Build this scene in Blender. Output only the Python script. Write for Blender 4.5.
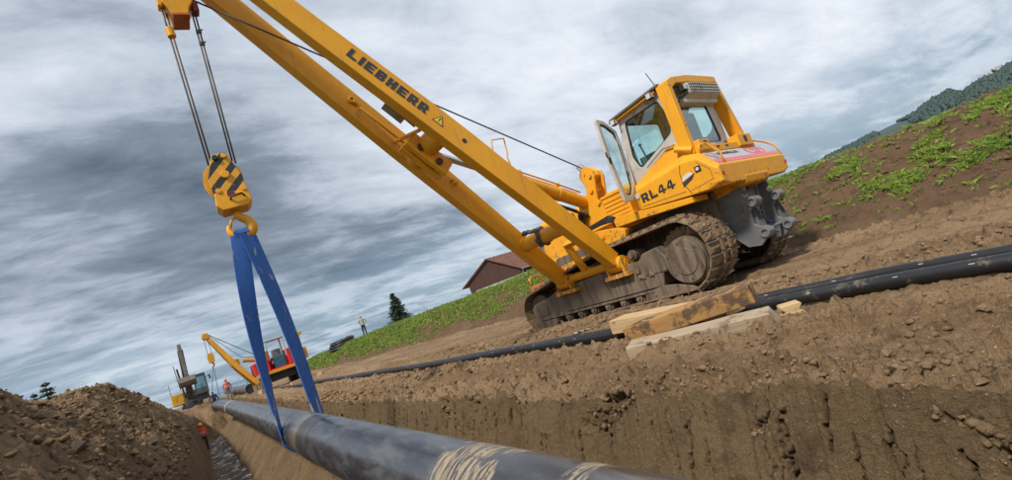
import bpy, bmesh, math, random
import numpy as np
from mathutils import Vector, Matrix

# ------------------------------------------------------------------ clean
for o in list(bpy.data.objects): bpy.data.objects.remove(o)
scene = bpy.context.scene
COL = scene.collection
R = math.radians
rnd = random.Random(7)
NP = np.random.default_rng(11)

# ------------------------------------------------------------------ camera
PITCH, YAW, ROLL = R(6.218), R(34.875), R(19.5)
cp, sp, cy, sy = math.cos(PITCH), math.sin(PITCH), math.cos(YAW), math.sin(YAW)
fw = Vector((sy*cp, cy*cp, sp)); rt = Vector((cy, -sy, 0)); up = rt.cross(fw)
cx_ = rt*math.cos(ROLL) - up*math.sin(ROLL)
cu_ = rt*math.sin(ROLL) + up*math.cos(ROLL)
cam = bpy.data.cameras.new('camera'); camo = bpy.data.objects.new('camera', cam); COL.objects.link(camo)
cam.sensor_width = 36; cam.lens = 36*490/1012; cam.clip_start = .05; cam.clip_end = 20000
m = Matrix.Identity(4)
for i in range(3):
    m[i][0] = cx_[i]; m[i][1] = cu_[i]; m[i][2] = -fw[i]
m.translation = (0, 0, 1.05)
camo.matrix_world = m
scene.camera = camo

# ------------------------------------------------------------------ sun, sky, exposure
SUN_EL, SUN_AZ = R(50), R(-112)       # azimuth measured from +Y towards +X
sund = bpy.data.lights.new('sun', 'SUN'); sund.energy = 3.6; sund.angle = R(6); sund.color = (1, .95, .87)
suno = bpy.data.objects.new('sun', sund); COL.objects.link(suno)
sdir = Vector((math.sin(SUN_AZ)*math.cos(SUN_EL), math.cos(SUN_AZ)*math.cos(SUN_EL), math.sin(SUN_EL)))
suno.rotation_euler = (-sdir).to_track_quat('-Z', 'Y').to_euler()
suno.location = sdir*50
scene.view_settings.view_transform = 'Standard'; scene.view_settings.look = 'None'
scene.view_settings.exposure = .20; scene.cycles.transparent_max_bounces = 24; scene.cycles.use_denoising = True; scene.view_settings.gamma = 1; scene.view_settings.use_curve_mapping = False

world = bpy.data.worlds.new('World'); scene.world = world; world.use_nodes = True

class NT:
    """small helper around a node tree"""
    def __init__(s, tree): s.t = tree; s.n = tree.nodes; s.l = tree.links
    def new(s, typ, **k):
        n = s.n.new(typ)
        for a, b in k.items(): setattr(n, a, b)
        return n
    def link(s, a, b): s.l.new(a, b)
    def put(s, sock, val):
        if isinstance(val, bpy.types.NodeSocket): s.l.new(val, sock)
        elif val is not None: sock.default_value = val
    def math(s, op, a, b=None, c=None, clamp=False):
        n = s.new('ShaderNodeMath', operation=op); n.use_clamp = clamp
        s.put(n.inputs[0], a); s.put(n.inputs[1], b)
        if c is not None: s.put(n.inputs[2], c)
        return n.outputs[0]
    def mix(s, f, a, b, typ='MIX'):
        n = s.new('ShaderNodeMix', data_type='RGBA', blend_type=typ)
        s.put(n.inputs[0], f)
        for k, v in ((6, a), (7, b)):
            s.put(n.inputs[k], (*v, 1) if isinstance(v, (tuple, list)) and len(v) == 3 else v)
        return n.outputs[2]
    def noise(s, vec, scale, detail=4, rough=.55, dist=0.):
        n = s.new('ShaderNodeTexNoise'); s.put(n.inputs['Vector'], vec)
        n.inputs['Scale'].default_value = scale; n.inputs['Detail'].default_value = detail
        n.inputs['Roughness'].default_value = rough; n.inputs['Distortion'].default_value = dist
        return n.outputs['Fac']
    def ramp(s, f, stops):
        n = s.new('ShaderNodeValToRGB'); s.put(n.inputs[0], f)
        e = n.color_ramp.elements
        while len(e) < len(stops): e.new(.5)
        for q, (p, col) in zip(e, stops):
            q.position = p; q.color = (*col, 1) if len(col) == 3 else col
        return n.outputs[0]
    def fac(s, f, lo, hi):
        n = s.new('ShaderNodeMapRange'); n.clamp = True; n.interpolation_type = 'SMOOTHSTEP'
        s.put(n.inputs[0], f); n.inputs[1].default_value = lo; n.inputs[2].default_value = hi
        return n.outputs[0]
    def mapping(s, vec, loc=(0,0,0), rot=(0,0,0), scale=(1,1,1)):
        n = s.new('ShaderNodeMapping'); s.put(n.inputs[0], vec)
        n.inputs[1].default_value = loc; n.inputs[2].default_value = rot; n.inputs[3].default_value = scale
        return n.outputs[0]

wt = NT(world.node_tree)
for n in list(wt.n): wt.n.remove(n)
wo = wt.new('ShaderNodeOutputWorld'); bg = wt.new('ShaderNodeBackground'); bg.inputs[1].default_value = .1
wt.link(bg.outputs[0], wo.inputs[0])
sky = wt.new('ShaderNodeTexSky', sky_type='NISHITA'); sky.sun_disc = False
sky.sun_elevation = SUN_EL; sky.sun_rotation = SUN_AZ; sky.air_density = 1.2; sky.dust_density = 2.0
tc = wt.new('ShaderNodeTexCoord'); sx = wt.new('ShaderNodeSeparateXYZ'); wt.link(tc.outputs['Generated'], sx.inputs[0])
zc = wt.math('MAXIMUM', sx.outputs[2], 0.0)
den = wt.math('ADD', zc, .22)
cv = wt.new('ShaderNodeCombineXYZ')
wt.link(wt.math('DIVIDE', sx.outputs[0], den), cv.inputs[0]); wt.link(wt.math('DIVIDE', sx.outputs[1], den), cv.inputs[1])
P = cv.outputs[0]
big = wt.noise(wt.mapping(P, (1.9, 6.3, 0), (0, 0, R(20)), (.46, .60, 1)), 1.0, 5, .50, .45)
mid = wt.noise(wt.mapping(P, (1.7, 9.2, 3), (0, 0, R(28)), (1.15, 1.9, 1)), 1.0, 8, .55, .35)
fine = wt.noise(wt.mapping(P, (5.1, 2.2, 7), (0, 0, R(24)), (3.0, 6.0, 1)), 1.0, 10, .70, .4)
bm_ = wt.math('ADD', wt.math('MULTIPLY', big, .58), wt.math('ADD', wt.math('MULTIPLY', mid, .28), wt.math('MULTIPLY', fine, .16)))
cloud = wt.ramp(bm_, [(.34, (1.0, 1.32, 1.75)), (.41, (2.1, 2.6, 3.25)), (.46, (4.3, 4.9, 5.75)), (.52, (6.2, 6.75, 7.55)), (.60, (8.2, 8.55, 9.0))])
lowband = wt.fac(zc, .0, .24)
streak = wt.fac(wt.math('ADD', wt.math('MULTIPLY', mid, .55), wt.math('MULTIPLY', fine, .45)), .44, .58)
low = wt.mix(wt.math('MULTIPLY', streak, .8), wt.mix(.75, sky.outputs[0], (1.7, 2.9, 4.2)), (5.4, 6.2, 7.1))
col = wt.mix(lowband, low, cloud)
wt.link(col, bg.inputs[0])

# ------------------------------------------------------------------ mesh helpers
def V(p): return Vector(p)
class MB:
    def __init__(s): s.v = []; s.f = []; s.mi = []; s.cur = 0
    def add(s, vs, fs):
        b = len(s.v); s.v += [tuple(p) for p in vs]
        for f in fs: s.f.append(tuple(b+i for i in f)); s.mi.append(s.cur)
        return s
    def box(s, lo, hi):
        x0,y0,z0 = lo; x1,y1,z1 = hi
        return s.add([(x0,y0,z0),(x1,y0,z0),(x1,y1,z0),(x0,y1,z0),(x0,y0,z1),(x1,y0,z1),(x1,y1,z1),(x0,y1,z1)],
                     [(0,3,2,1),(4,5,6,7),(0,1,5,4),(1,2,6,5),(2,3,7,6),(3,0,4,7)])
    def beam(s, a, b, w, h, upv=(0,0,1), w2=None, h2=None):
        a, b = V(a), V(b); d = (b-a).normalized(); u = V(upv); u = (u - d*u.dot(d)).normalized(); r = d.cross(u)
        w2 = w if w2 is None else w2; h2 = h if h2 is None else h2
        vs = []
        for p, ww, hh in ((a, w, h), (b, w2, h2)):
            for i, j in ((-1,-1),(1,-1),(1,1),(-1,1)): vs.append(p + r*(i*ww/2) + u*(j*hh/2))
        return s.add(vs, [(0,1,2,3),(7,6,5,4),(0,4,5,1),(1,5,6,2),(2,6,7,3),(3,7,4,0)])
    def multibeam(s, pts, upv=(0,0,1)):
        """pts: (point, width, height) stations"""
        n = len(pts); vs = []
        for k, (p, w, h) in enumerate(pts):
            a = V(pts[max(k-1,0)][0]); b = V(pts[min(k+1,n-1)][0]); d = (b-a).normalized()
            u = V(upv); u = (u - d*u.dot(d)).normalized(); r = d.cross(u)
            for i, j in ((-1,-1),(1,-1),(1,1),(-1,1)): vs.append(V(p) + r*(i*w/2) + u*(j*h/2))
        fs = [(0,1,2,3), tuple(4*(n-1)+i for i in (3,2,1,0))]
        for k in range(n-1):
            for i in range(4):
                j = (i+1) % 4; fs.append((4*k+i, 4*k+4+i, 4*k+4+j, 4*k+j))
        return s.add(vs, fs)
    def prism(s, poly, axis, t0, t1):
        def mk(p, t):
            a, b = p
            return (t,a,b) if axis == 0 else (a,t,b) if axis == 1 else (a,b,t)
        n = len(poly); vs = [mk(p, t0) for p in poly] + [mk(p, t1) for p in poly]
        fs = [tuple(range(n)), tuple(range(2*n-1, n-1, -1))]
        for i in range(n): j = (i+1) % n; fs.append((i, n+i, n+j, j))
        return s.add(vs, fs)
    def ring(s, outer, inner, axis, t0, t1):
        def mk(p, t):
            a, b = p
            return (t,a,b) if axis == 0 else (a,t,b) if axis == 1 else (a,b,t)
        n = len(outer); vs = []
        for t in (t0, t1): vs += [mk(p, t) for p in outer] + [mk(p, t) for p in inner]
        fs = []
        for i in range(n):
            j = (i+1) % n
            fs += [(i, j, n+j, n+i), (2*n+i, 3*n+i, 3*n+j, 2*n+j), (i, 2*n+i, 2*n+j, j), (n+i, n+j, 3*n+j, 3*n+i)]
        return s.add(vs, fs)
    def loft(s, secs):
        n = len(secs[0]); vs = [p for q in secs for p in q]
        fs = [tuple(range(n-1, -1, -1)), tuple(range((len(secs)-1)*n, len(secs)*n))]
        for k in range(len(secs)-1):
            for i in range(n):
                j = (i+1) % n; fs.append((k*n+i, k*n+j, k*n+n+j, k*n+n+i))
        return s.add(vs, fs)
    def tube(s, pts, r, seg=10, caps=True):
        pts = [V(p) for p in pts]; n = len(pts); rr = r if isinstance(r, (list, tuple)) else [r]*n
        vs = []; pu = None
        for k in range(n):
            d = (pts[min(k+1,n-1)] - pts[max(k-1,0)]).normalized()
            if pu is None:
                pu = V((0,0,1)) if abs(d.z) < .9 else V((0,1,0))
            u = (pu - d*pu.dot(d)).normalized(); pu = u; w = d.cross(u)
            for i in range(seg):
                a = 2*math.pi*i/seg; vs.append(pts[k] + (u*math.cos(a) + w*math.sin(a))*rr[k])
        fs = []
        for k in range(n-1):
            for i in range(seg):
                j = (i+1) % seg; fs.append((k*seg+i, k*seg+j, k*seg+seg+j, k*seg+seg+i))
        if caps: fs += [tuple(range(seg-1, -1, -1)), tuple(range((n-1)*seg, n*seg))]
        return s.add(vs, fs)
    def cyl(s, a, b, r, seg=16, r2=None): return s.tube([a, b], [r, r if r2 is None else r2], seg)
    def ico(s, c, r, jit=.25, sub=1, squash=(1,1,1), seed=0):
        b = bmesh.new(); bmesh.ops.create_icosphere(b, subdivisions=sub, radius=1)
        q = random.Random(seed); vs = []
        for v in b.verts:
            k = 1 + q.uniform(-jit, jit); vs.append((c[0]+v.co.x*r*k*squash[0], c[1]+v.co.y*r*k*squash[1], c[2]+v.co.z*r*k*squash[2]))
        b.verts.index_update(); fs = [tuple(v.index for v in f.verts) for f in b.faces]; b.free()
        return s.add(vs, fs)
    def mesh(s, name, mats, smooth=False, fix=True):
        me = bpy.data.meshes.new(name); me.from_pydata(s.v, [], s.f)
        for mm in (mats if isinstance(mats, (list, tuple)) else [mats]): me.materials.append(mm)
        if any(s.mi): me.polygons.foreach_set('material_index', s.mi)
        if fix:
            b = bmesh.new(); b.from_mesh(me); bmesh.ops.recalc_face_normals(b, faces=b.faces); b.to_mesh(me); b.free()
        if smooth: me.polygons.foreach_set('use_smooth', [True]*len(me.polygons))
        me.update(); return me
    def build(s, name, mats, parent=None, bevel=0, smooth=False, seg=2, autosmooth=None):
        return link(name, s.mesh(name, mats, smooth or autosmooth is not None), parent, bevel, seg, autosmooth)

def link(name, me, parent=None, bevel=0, seg=2, autosmooth=None):
    o = bpy.data.objects.new(name, me); COL.objects.link(o)
    if parent is not None: o.parent = parent
    if bevel:
        md = o.modifiers.new('bevel', 'BEVEL'); md.width = bevel; md.segments = seg; md.limit_method = 'ANGLE'; md.angle_limit = R(35)
        md.harden_normals = False
    if autosmooth is not None:
        try: me.set_sharp_from_angle(angle=R(autosmooth))
        except Exception: pass
    return o
def tag(o, label=None, cat=None, group=None, kind=None):
    for k, v in (('label', label), ('category', cat), ('group', group), ('kind', kind)):
        if v: o[k] = v
    return o
def empty(name, loc=(0,0,0), rz=0):
    o = bpy.data.objects.new(name, None); COL.objects.link(o); o.location = loc; o.rotation_euler = (0,0,rz); o.empty_display_size = .2
    return o

# ------------------------------------------------------------------ materials
def base(name):
    mt = bpy.data.materials.new(name); mt.use_nodes = True; t = NT(mt.node_tree)
    for n in list(t.n): t.n.remove(n)
    out = t.new('ShaderNodeOutputMaterial'); b = t.new('ShaderNodeBsdfPrincipled'); t.link(b.outputs[0], out.inputs[0])
    return mt, t, b, out
def objco(t): return t.new('ShaderNodeTexCoord').outputs['Object']
def wpos(t): return t.new('ShaderNodeNewGeometry').outputs['Position']
def bump(t, b, h, strength=.3, dist=.02):
    n = t.new('ShaderNodeBump'); n.inputs['Strength'].default_value = strength; n.inputs['Distance'].default_value = dist
    t.put(n.inputs['Height'], h); t.link(n.outputs[0], b.inputs['Normal'])
def simple(name, c1, c2=None, scale=8, rough=.6, metal=0, bmp=0, bscale=40, rvar=.1, coat=0, dirt=None, dirtamt=.0, dscale=3, spec=None):
    mt, t, b, out = base(name); co = objco(t)
    n = t.noise(co, scale, 5, .6)
    c = t.mix(t.fac(n, .35, .65), c1, c2 or c1)
    if dirt:
        d = t.fac(t.noise(co, dscale, 8, .68, .4), .62-dirtamt*.3, .72-dirtamt*.2); c = t.mix(t.math('MULTIPLY', d, .85), c, dirt)
        r = t.math('ADD', t.math('MULTIPLY', d, .4), rough, clamp=True)
    else: r = t.math('ADD', t.math('MULTIPLY', n, rvar), rough-rvar*.5, clamp=True)
    t.link(c, b.inputs['Base Color']); t.link(r, b.inputs['Roughness']); b.inputs['Metallic'].default_value = metal
    if coat: b.inputs['Coat Weight'].default_value = coat; b.inputs['Coat Roughness'].default_value = .15
    if spec is not None: b.inputs['Specular IOR Level'].default_value = spec
    if bmp: bump(t, b, t.noise(co, bscale, 6, .6), bmp, .01)
    return mt
MUD = (.17, .105, .058)
def paint(name, c1, c2, lowmud=0, amt=.25, rough=.38):
    """machine paint: slight fading, dust film, mud spots that get denser low on the machine"""
    mt, t, b, out = base(name); co = objco(t)
    c = t.mix(t.fac(t.noise(co, 1.3, 3), .3, .7), c1, c2)
    streak = t.noise(t.mapping(co, scale=(7, 7, .8)), 2.5, 6, .65)
    c = t.mix(t.math('MULTIPLY', t.fac(streak, .52, .72), .50), c, (.33, .20, .08))
    ch_ = t.fac(t.noise(co, 34, 6, .75), .70, .735); c = t.mix(ch_, c, (.10, .045, .02))
    spots = t.noise(co, 9, 8, .7, .3)
    if lowmud:
        sz = t.new('ShaderNodeSeparateXYZ'); t.link(co, sz.inputs[0])
        k = t.fac(sz.outputs[2], lowmud, lowmud-1.0)
        spots = t.math('ADD', spots, t.math('MULTIPLY', k, .17))
    d = t.fac(spots, .71-amt*.2, .77-amt*.2)
    c = t.mix(t.math('MULTIPLY', d, .8), c, MUD)
    t.link(c, b.inputs['Base Color'])
    t.link(t.math('ADD', rough, t.math('ADD', t.math('MULTIPLY', d, .4), t.math('MULTIPLY', streak, .14)), clamp=True), b.inputs['Roughness'])
    b.inputs['Specular IOR Level'].default_value = .4
    bump(t, b, t.math('ADD', t.math('MULTIPLY', d, .5), t.math('MULTIPLY', t.noise(co, 30, 3), .10)), .25, .006)
    return mt

YEL = paint('yellow_machine_paint', (.80, .358, .011), (.72, .308, .009), lowmud=2.1, amt=.36, rough=.42)
YELB = paint('yellow_boom_paint', (.80, .358, .011), (.71, .305, .009), amt=.18, rough=.42)
YELD = paint('yellow_far_paint', (.70, .34, .02), (.58, .27, .02), amt=.3)
REDP = paint('red_far_paint', (.60, .02, .02), (.5, .015, .015), amt=.2)
ORANGE = simple('faded_orange_paint', (.50, .13, .02), (.36, .085, .02), 6, .55, dirt=MUD, dirtamt=.3)
BEIGE = simple('cab_grey_beige_paint', (.52, .49, .43), (.45, .42, .37), 3, .45, dirt=(.25,.2,.14), dirtamt=.25)
BLACK = simple('black_rubber', (.012,.012,.013), (.02,.02,.02), 10, .55)
DARK = simple('dark_interior', (.02,.022,.025), (.035,.035,.035), 5, .7)
DECAL = simple('dark_grey_decal', (.022,.026,.034), (.03,.033,.04), 8, .45)
STEEL = simple('dark_grey_hitch_paint', (.125,.13,.135), (.165,.168,.17), 7, .45, bmp=.15, bscale=60, dirt=(.12,.085,.055), dirtamt=.28, dscale=5)
BRIGHT = simple('polished_steel', (.45,.43,.40), (.30,.28,.26), 14, .38, metal=.85, dirt=MUD, dirtamt=.35, dscale=9)
CHROME = simple('cylinder_rod_steel', (.55,.55,.55), (.45,.45,.45), 4, .2, metal=1)
ROPE = simple('brown_greased_wire_rope', (.075,.05,.035), (.13,.085,.05), 120, .55, metal=.4, bmp=.6, bscale=220)
CABLEB = simple('black_wire_rope', (.012,.011,.011), (.02,.018,.016), 60, .5, metal=.3)
CHAIN = simple('grey_steel_fittings', (.17,.17,.17), (.10,.095,.09), 20, .45, metal=.7)
REDL = simple('red_plastic_lens', (.55,.012,.015), (.45,.01,.01), 20, .25)
WHITEL = simple('lamp_lens', (.62,.62,.6), (.5,.5,.5), 30, .2)
GREYT = simple('grey_exhaust_steel', (.40,.39,.38), (.30,.29,.28), 6, .45, metal=.3)
WHITEP = simple('white_panel', (.66,.66,.65), (.58,.58,.57), 5, .5)
RAG = simple('dirty_grey_rag', (.075,.06,.048), (.13,.11,.09), 16, .95, bmp=.8, bscale=40)
def glass(name, tint, refl=.1):
    mt, t, b, out = base(name)
    tr = t.new('ShaderNodeBsdfTransparent'); tr.inputs[0].default_value = (*tint, 1)
    gl = t.new('ShaderNodeBsdfGlossy'); gl.inputs['Roughness'].default_value = .03; gl.inputs['Color'].default_value = (.9,.95,.95,1)
    lw = t.new('ShaderNodeLayerWeight'); lw.inputs[0].default_value = .5; fr = t.math('ADD', .035, t.math('MULTIPLY', t.math('POWER', lw.outputs['Facing'], 4.), .9))
    mx = t.new('ShaderNodeMixShader'); t.link(t.math('ADD', fr, refl*.4, clamp=True), mx.inputs[0])
    t.link(tr.outputs[0], mx.inputs[1]); t.link(gl.outputs[0], mx.inputs[2]); t.link(mx.outputs[0], out.inputs[0])
    return mt
GLASS = glass('green_tinted_glass', (.85, .96, .95), .12)
GLASSD = glass('dark_tinted_glass', (.45, .6, .62), .15)

def soil_mat(name, dry, mid_, dark, pale, wet=.0, sc=1.0, relief=.7, rough=.95, along=1.):
    mt, t, b, out = base(name); p = wpos(t)
    n1 = t.noise(t.mapping(p, scale=(1, along, 1)), .9*sc, 7, .62, .3); n2 = t.noise(p, 4.5*sc, 8, .66, .2); n3 = t.noise(p, 34*sc, 6, .7)
    c = t.mix(t.fac(n1, .36, .66), mid_, dry)
    c = t.mix(t.math('MULTIPLY', t.fac(n2, .50, .68), .75), c, dark)
    c = t.mix(t.math('MULTIPLY', t.fac(n3, .57, .70), .55), c, pale)
    c = t.mix(t.math('MULTIPLY', t.fac(n3, .46, .33), .5), c, dark)
    vo = t.new('ShaderNodeTexVoronoi'); t.put(vo.inputs['Vector'], p); vo.inputs['Scale'].default_value = 42*sc; vo.inputs['Randomness'].default_value = 1     # pebble speckle
    pb = t.math('MULTIPLY', t.fac(vo.outputs['Distance'], .30, .20), t.math('GREATER_THAN', t.new('ShaderNodeSeparateColor').outputs[0] if False else t.noise(p, 19*sc, 3, .6), .56))
    c = t.mix(t.math('MULTIPLY', pb, .8), c, pale)
    gr = t.noise(p, 150*sc, 3, .7); c = t.mix(t.math('MULTIPLY', t.fac(gr, .58, .36), .55), c, dark)
    t.link(c, b.inputs['Base Color'])
    if wet: t.link(t.math('SUBTRACT', rough, t.math('MULTIPLY', t.fac(n1, .5, .7), wet), clamp=True), b.inputs['Roughness'])
    else: b.inputs['Roughness'].default_value = rough
    b.inputs['Specular IOR Level'].default_value = .25
    h = t.math('ADD', t.math('MULTIPLY', n2, .5), t.math('ADD', t.math('MULTIPLY', n3, .45), t.math('ADD', t.math('MULTIPLY', gr, .16), t.math('MULTIPLY', pb, .10))))
    bump(t, b, h, min(1, relief*1.35), .06)
    return mt
SOIL = soil_mat('work_strip_soil', (.350,.232,.128), (.225,.142,.074), (.075,.044,.022), (.48,.35,.215), along=.3)
CLODM = soil_mat('dry_clod', (.37,.252,.145), (.27,.176,.098), (.13,.080,.041), (.48,.355,.22))
CLODH = soil_mat('dry_spoil_clod', (.30,.200,.110), (.195,.124,.066), (.085,.051,.027), (.43,.32,.195))
SOILH = soil_mat('spoil_soil', (.280,.184,.100), (.175,.108,.057), (.062,.036,.018), (.40,.30,.195), relief=.9)
SOILW = soil_mat('trench_wall_clay', (.200,.134,.072), (.150,.099,.052), (.070,.043,.022), (.28,.20,.115), sc=.9, relief=.7)
SOILE = soil_mat('embankment_soil', (.175,.105,.058), (.125,.073,.040), (.058,.034,.019), (.34,.25,.17), relief=.9)
ROCKM = soil_mat('grey_rock', (.150,.118,.088), (.105,.082,.062), (.06,.046,.034), (.22,.18,.14), sc=2)
def floor_mat():
    mt, t, b, out = base('wet_trench_floor'); p = wpos(t)
    n = t.noise(p, 2.6, 6, .6, .5); k = t.fac(n, .52, .60)
    c = t.mix(k, (.13,.085,.05), t.mix(t.noise(p, 9, 4), (.45,.41,.36), (.62,.58,.53)))
    t.link(c, b.inputs['Base Color']); t.link(t.math('SUBTRACT', .9, t.math('MULTIPLY', k, .45)), b.inputs['Roughness'])
    bump(t, b, t.noise(p, 14, 6, .65), .6, .05); return mt
FLOORM = floor_mat()
def grass_mat(name, a, c, d):
    mt, t, b, out = base(name); p = wpos(t)
    col = t.mix(t.fac(t.noise(p, 1.6, 4), .35, .65), a, c)
    col = t.mix(t.fac(t.noise(p, 21, 2), .55, .7), col, d)
    t.link(col, b.inputs['Base Color']); b.inputs['Roughness'].default_value = .6
    b.inputs['Subsurface Weight'].default_value = 0
    return mt
GRASS = grass_mat('fresh_grass', (.190,.270,.030), (.120,.200,.024), (.30,.31,.06))
SPRUCE = grass_mat('spruce_needles', (.020,.042,.018), (.03,.055,.022), (.05,.07,.03))
FOREST = grass_mat('far_forest', (.024,.048,.045), (.034,.062,.05), (.05,.08,.05))
FIELD = grass_mat('far_field', (.07,.11,.03), (.10,.13,.04), (.12,.12,.05))
BARK = simple('bark', (.06,.042,.03), (.09,.065,.045), 20, .9, bmp=.5)

# ------------------------------------------------------------------ numpy noise
def _h(ix, iy, iz, s):
    n = (ix.astype(np.int64)*374761393 + iy.astype(np.int64)*668265263 + iz.astype(np.int64)*2147483647 + s*974634721) & 0xffffffff
    n = ((n ^ (n >> 13))*1274126177) & 0xffffffff
    n = ((n ^ (n >> 16))*2246822519) & 0xffffffff
    return ((n ^ (n >> 15)) & 0xffffff).astype(np.float64)/0xffffff
def vn(x, y, z=0., s=0):
    x = np.asarray(x, float); y = np.asarray(y, float); z = np.broadcast_to(np.asarray(z, float), x.shape)
    x0 = np.floor(x); y0 = np.floor(y); z0 = np.floor(z)
    f = [q*q*q*(q*(q*6-15)+10) for q in (x-x0, y-y0, z-z0)]
    r = 0
    for i in (0, 1):
        for j in (0, 1):
            for k in (0, 1):
                w = (f[0] if i else 1-f[0])*(f[1] if j else 1-f[1])*(f[2] if k else 1-f[2])
                r = r + w*_h(x0+i, y0+j, z0+k, s)
    return r*2-1
def fbm(x, y, z=0., o=4, g=.5, s=0):
    r = 0; a = 1; t = 0
    for k in range(o): r = r + a*vn(x*2.03**k+17*k, y*2.03**k-9*k, np.asarray(z)*2.03**k, s+k); t += a; a *= g
    return r/t
def worley(x, y, s=0):
    x0 = np.floor(x); y0 = np.floor(y); d1 = np.full(x.shape, 9.); cid = np.zeros(x.shape)
    zz = np.zeros(x.shape)
    for i in (-1, 0, 1):
        for j in (-1, 0, 1):
            cx = x0+i; cyy = y0+j
            px = cx+.1+.8*_h(cx, cyy, zz, s); py = cyy+.1+.8*_h(cx, cyy, zz, s+1)
            d = np.hypot(px-x, py-y); c = _h(cx, cyy, zz, s+2)
            cid = np.where(d < d1, c, cid); d1 = np.minimum(d, d1)
    return d1, cid
def sst(a, b, x): t = np.clip((x-a)/(b-a), 0, 1); return t*t*(3-2*t)
def clods(x, y, size, amt, thr, s):
    """rounded lumps: only part of the cells carry one"""
    d, c = worley(x/size + .25*vn(x*3/size, y*3/size, 0, s+7), y/size + .25*vn(x*3/size, y*3/size, 5, s+8), s)
    return amt*np.sqrt(np.clip(1-(d/.52)**2, 0, 1))*np.clip((c-thr)/(1-thr), 0, 1)

def chunks(x, y, size, amt, thr, s):
    """broken, tilted, angular lumps of soil: each cell a facet with its own height and tilt, gaps between"""
    x = np.asarray(x, float); y = np.asarray(y, float)
    u = x/size + .30*vn(x*2.6/size, y*2.6/size, 0, s+7); v = y/size + .30*vn(x*2.6/size, y*2.6/size, 5, s+8)
    x0 = np.floor(u); y0 = np.floor(v); zz = np.zeros(u.shape); d1 = np.full(u.shape, 9.); d2 = d1.copy(); ox = zz.copy(); oy = zz.copy(); cx = zz.copy(); cy_ = zz.copy()
    for i in (-1, 0, 1):
        for j in (-1, 0, 1):
            ci = x0+i; cj = y0+j; dx = u-(ci+.08+.84*_h(ci, cj, zz, s)); dy = v-(cj+.08+.84*_h(ci, cj, zz, s+1)); d = np.hypot(dx, dy)
            n = d < d1; d2 = np.where(n, d1, np.minimum(d2, d)); d1 = np.where(n, d, d1); ox = np.where(n, dx, ox); oy = np.where(n, dy, oy); cx = np.where(n, ci, cx); cy_ = np.where(n, cj, cy_)
    c = _h(cx, cy_, zz, s+2); k = np.clip((c-thr)/(1-thr), 0, 1)
    tilt = (_h(cx, cy_, zz, s+3)-.5)*2.2*ox + (_h(cx, cy_, zz, s+4)-.5)*2.2*oy
    return amt*k*(np.clip(.75+tilt, .05, 1.3))*sst(.0, .22, d2-d1)*(1-.5*np.clip(d1-.35, 0, 1))

def grid(name, X, Y, Z, mat, smooth=True):
    nr, nc = X.shape
    co = np.stack([X, Y, Z], -1).reshape(-1, 3)
    i = np.arange(nr*nc).reshape(nr, nc)
    q = np.stack([i[:-1,:-1], i[:-1,1:], i[1:,1:], i[1:,:-1]], -1).reshape(-1, 4)
    me = bpy.data.meshes.new(name); me.vertices.add(len(co)); me.vertices.foreach_set('co', co.ravel().astype(np.float32))
    me.loops.add(q.size); me.loops.foreach_set('vertex_index', q.ravel().astype(np.int32))
    me.polygons.add(len(q)); me.polygons.foreach_set('loop_start', np.arange(0, q.size, 4, dtype=np.int32))
    me.polygons.foreach_set('loop_total', np.full(len(q), 4, np.int32)); me.update(calc_edges=True)
    if smooth: me.polygons.foreach_set('use_smooth', np.ones(len(q), bool))
    me.materials.append(mat); me.validate()
    o = bpy.data.objects.new(name, me); COL.objects.link(o); o['kind'] = 'structure'
    return o
def ysteps(y0, y1, d0, k, near=0., dist=2.):
    ys = [y0]
    while ys[-1] < y1: ys.append(ys[-1] + max(d0, k*math.hypot(ys[-1]-near, dist)))
    return np.array(ys)

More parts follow.
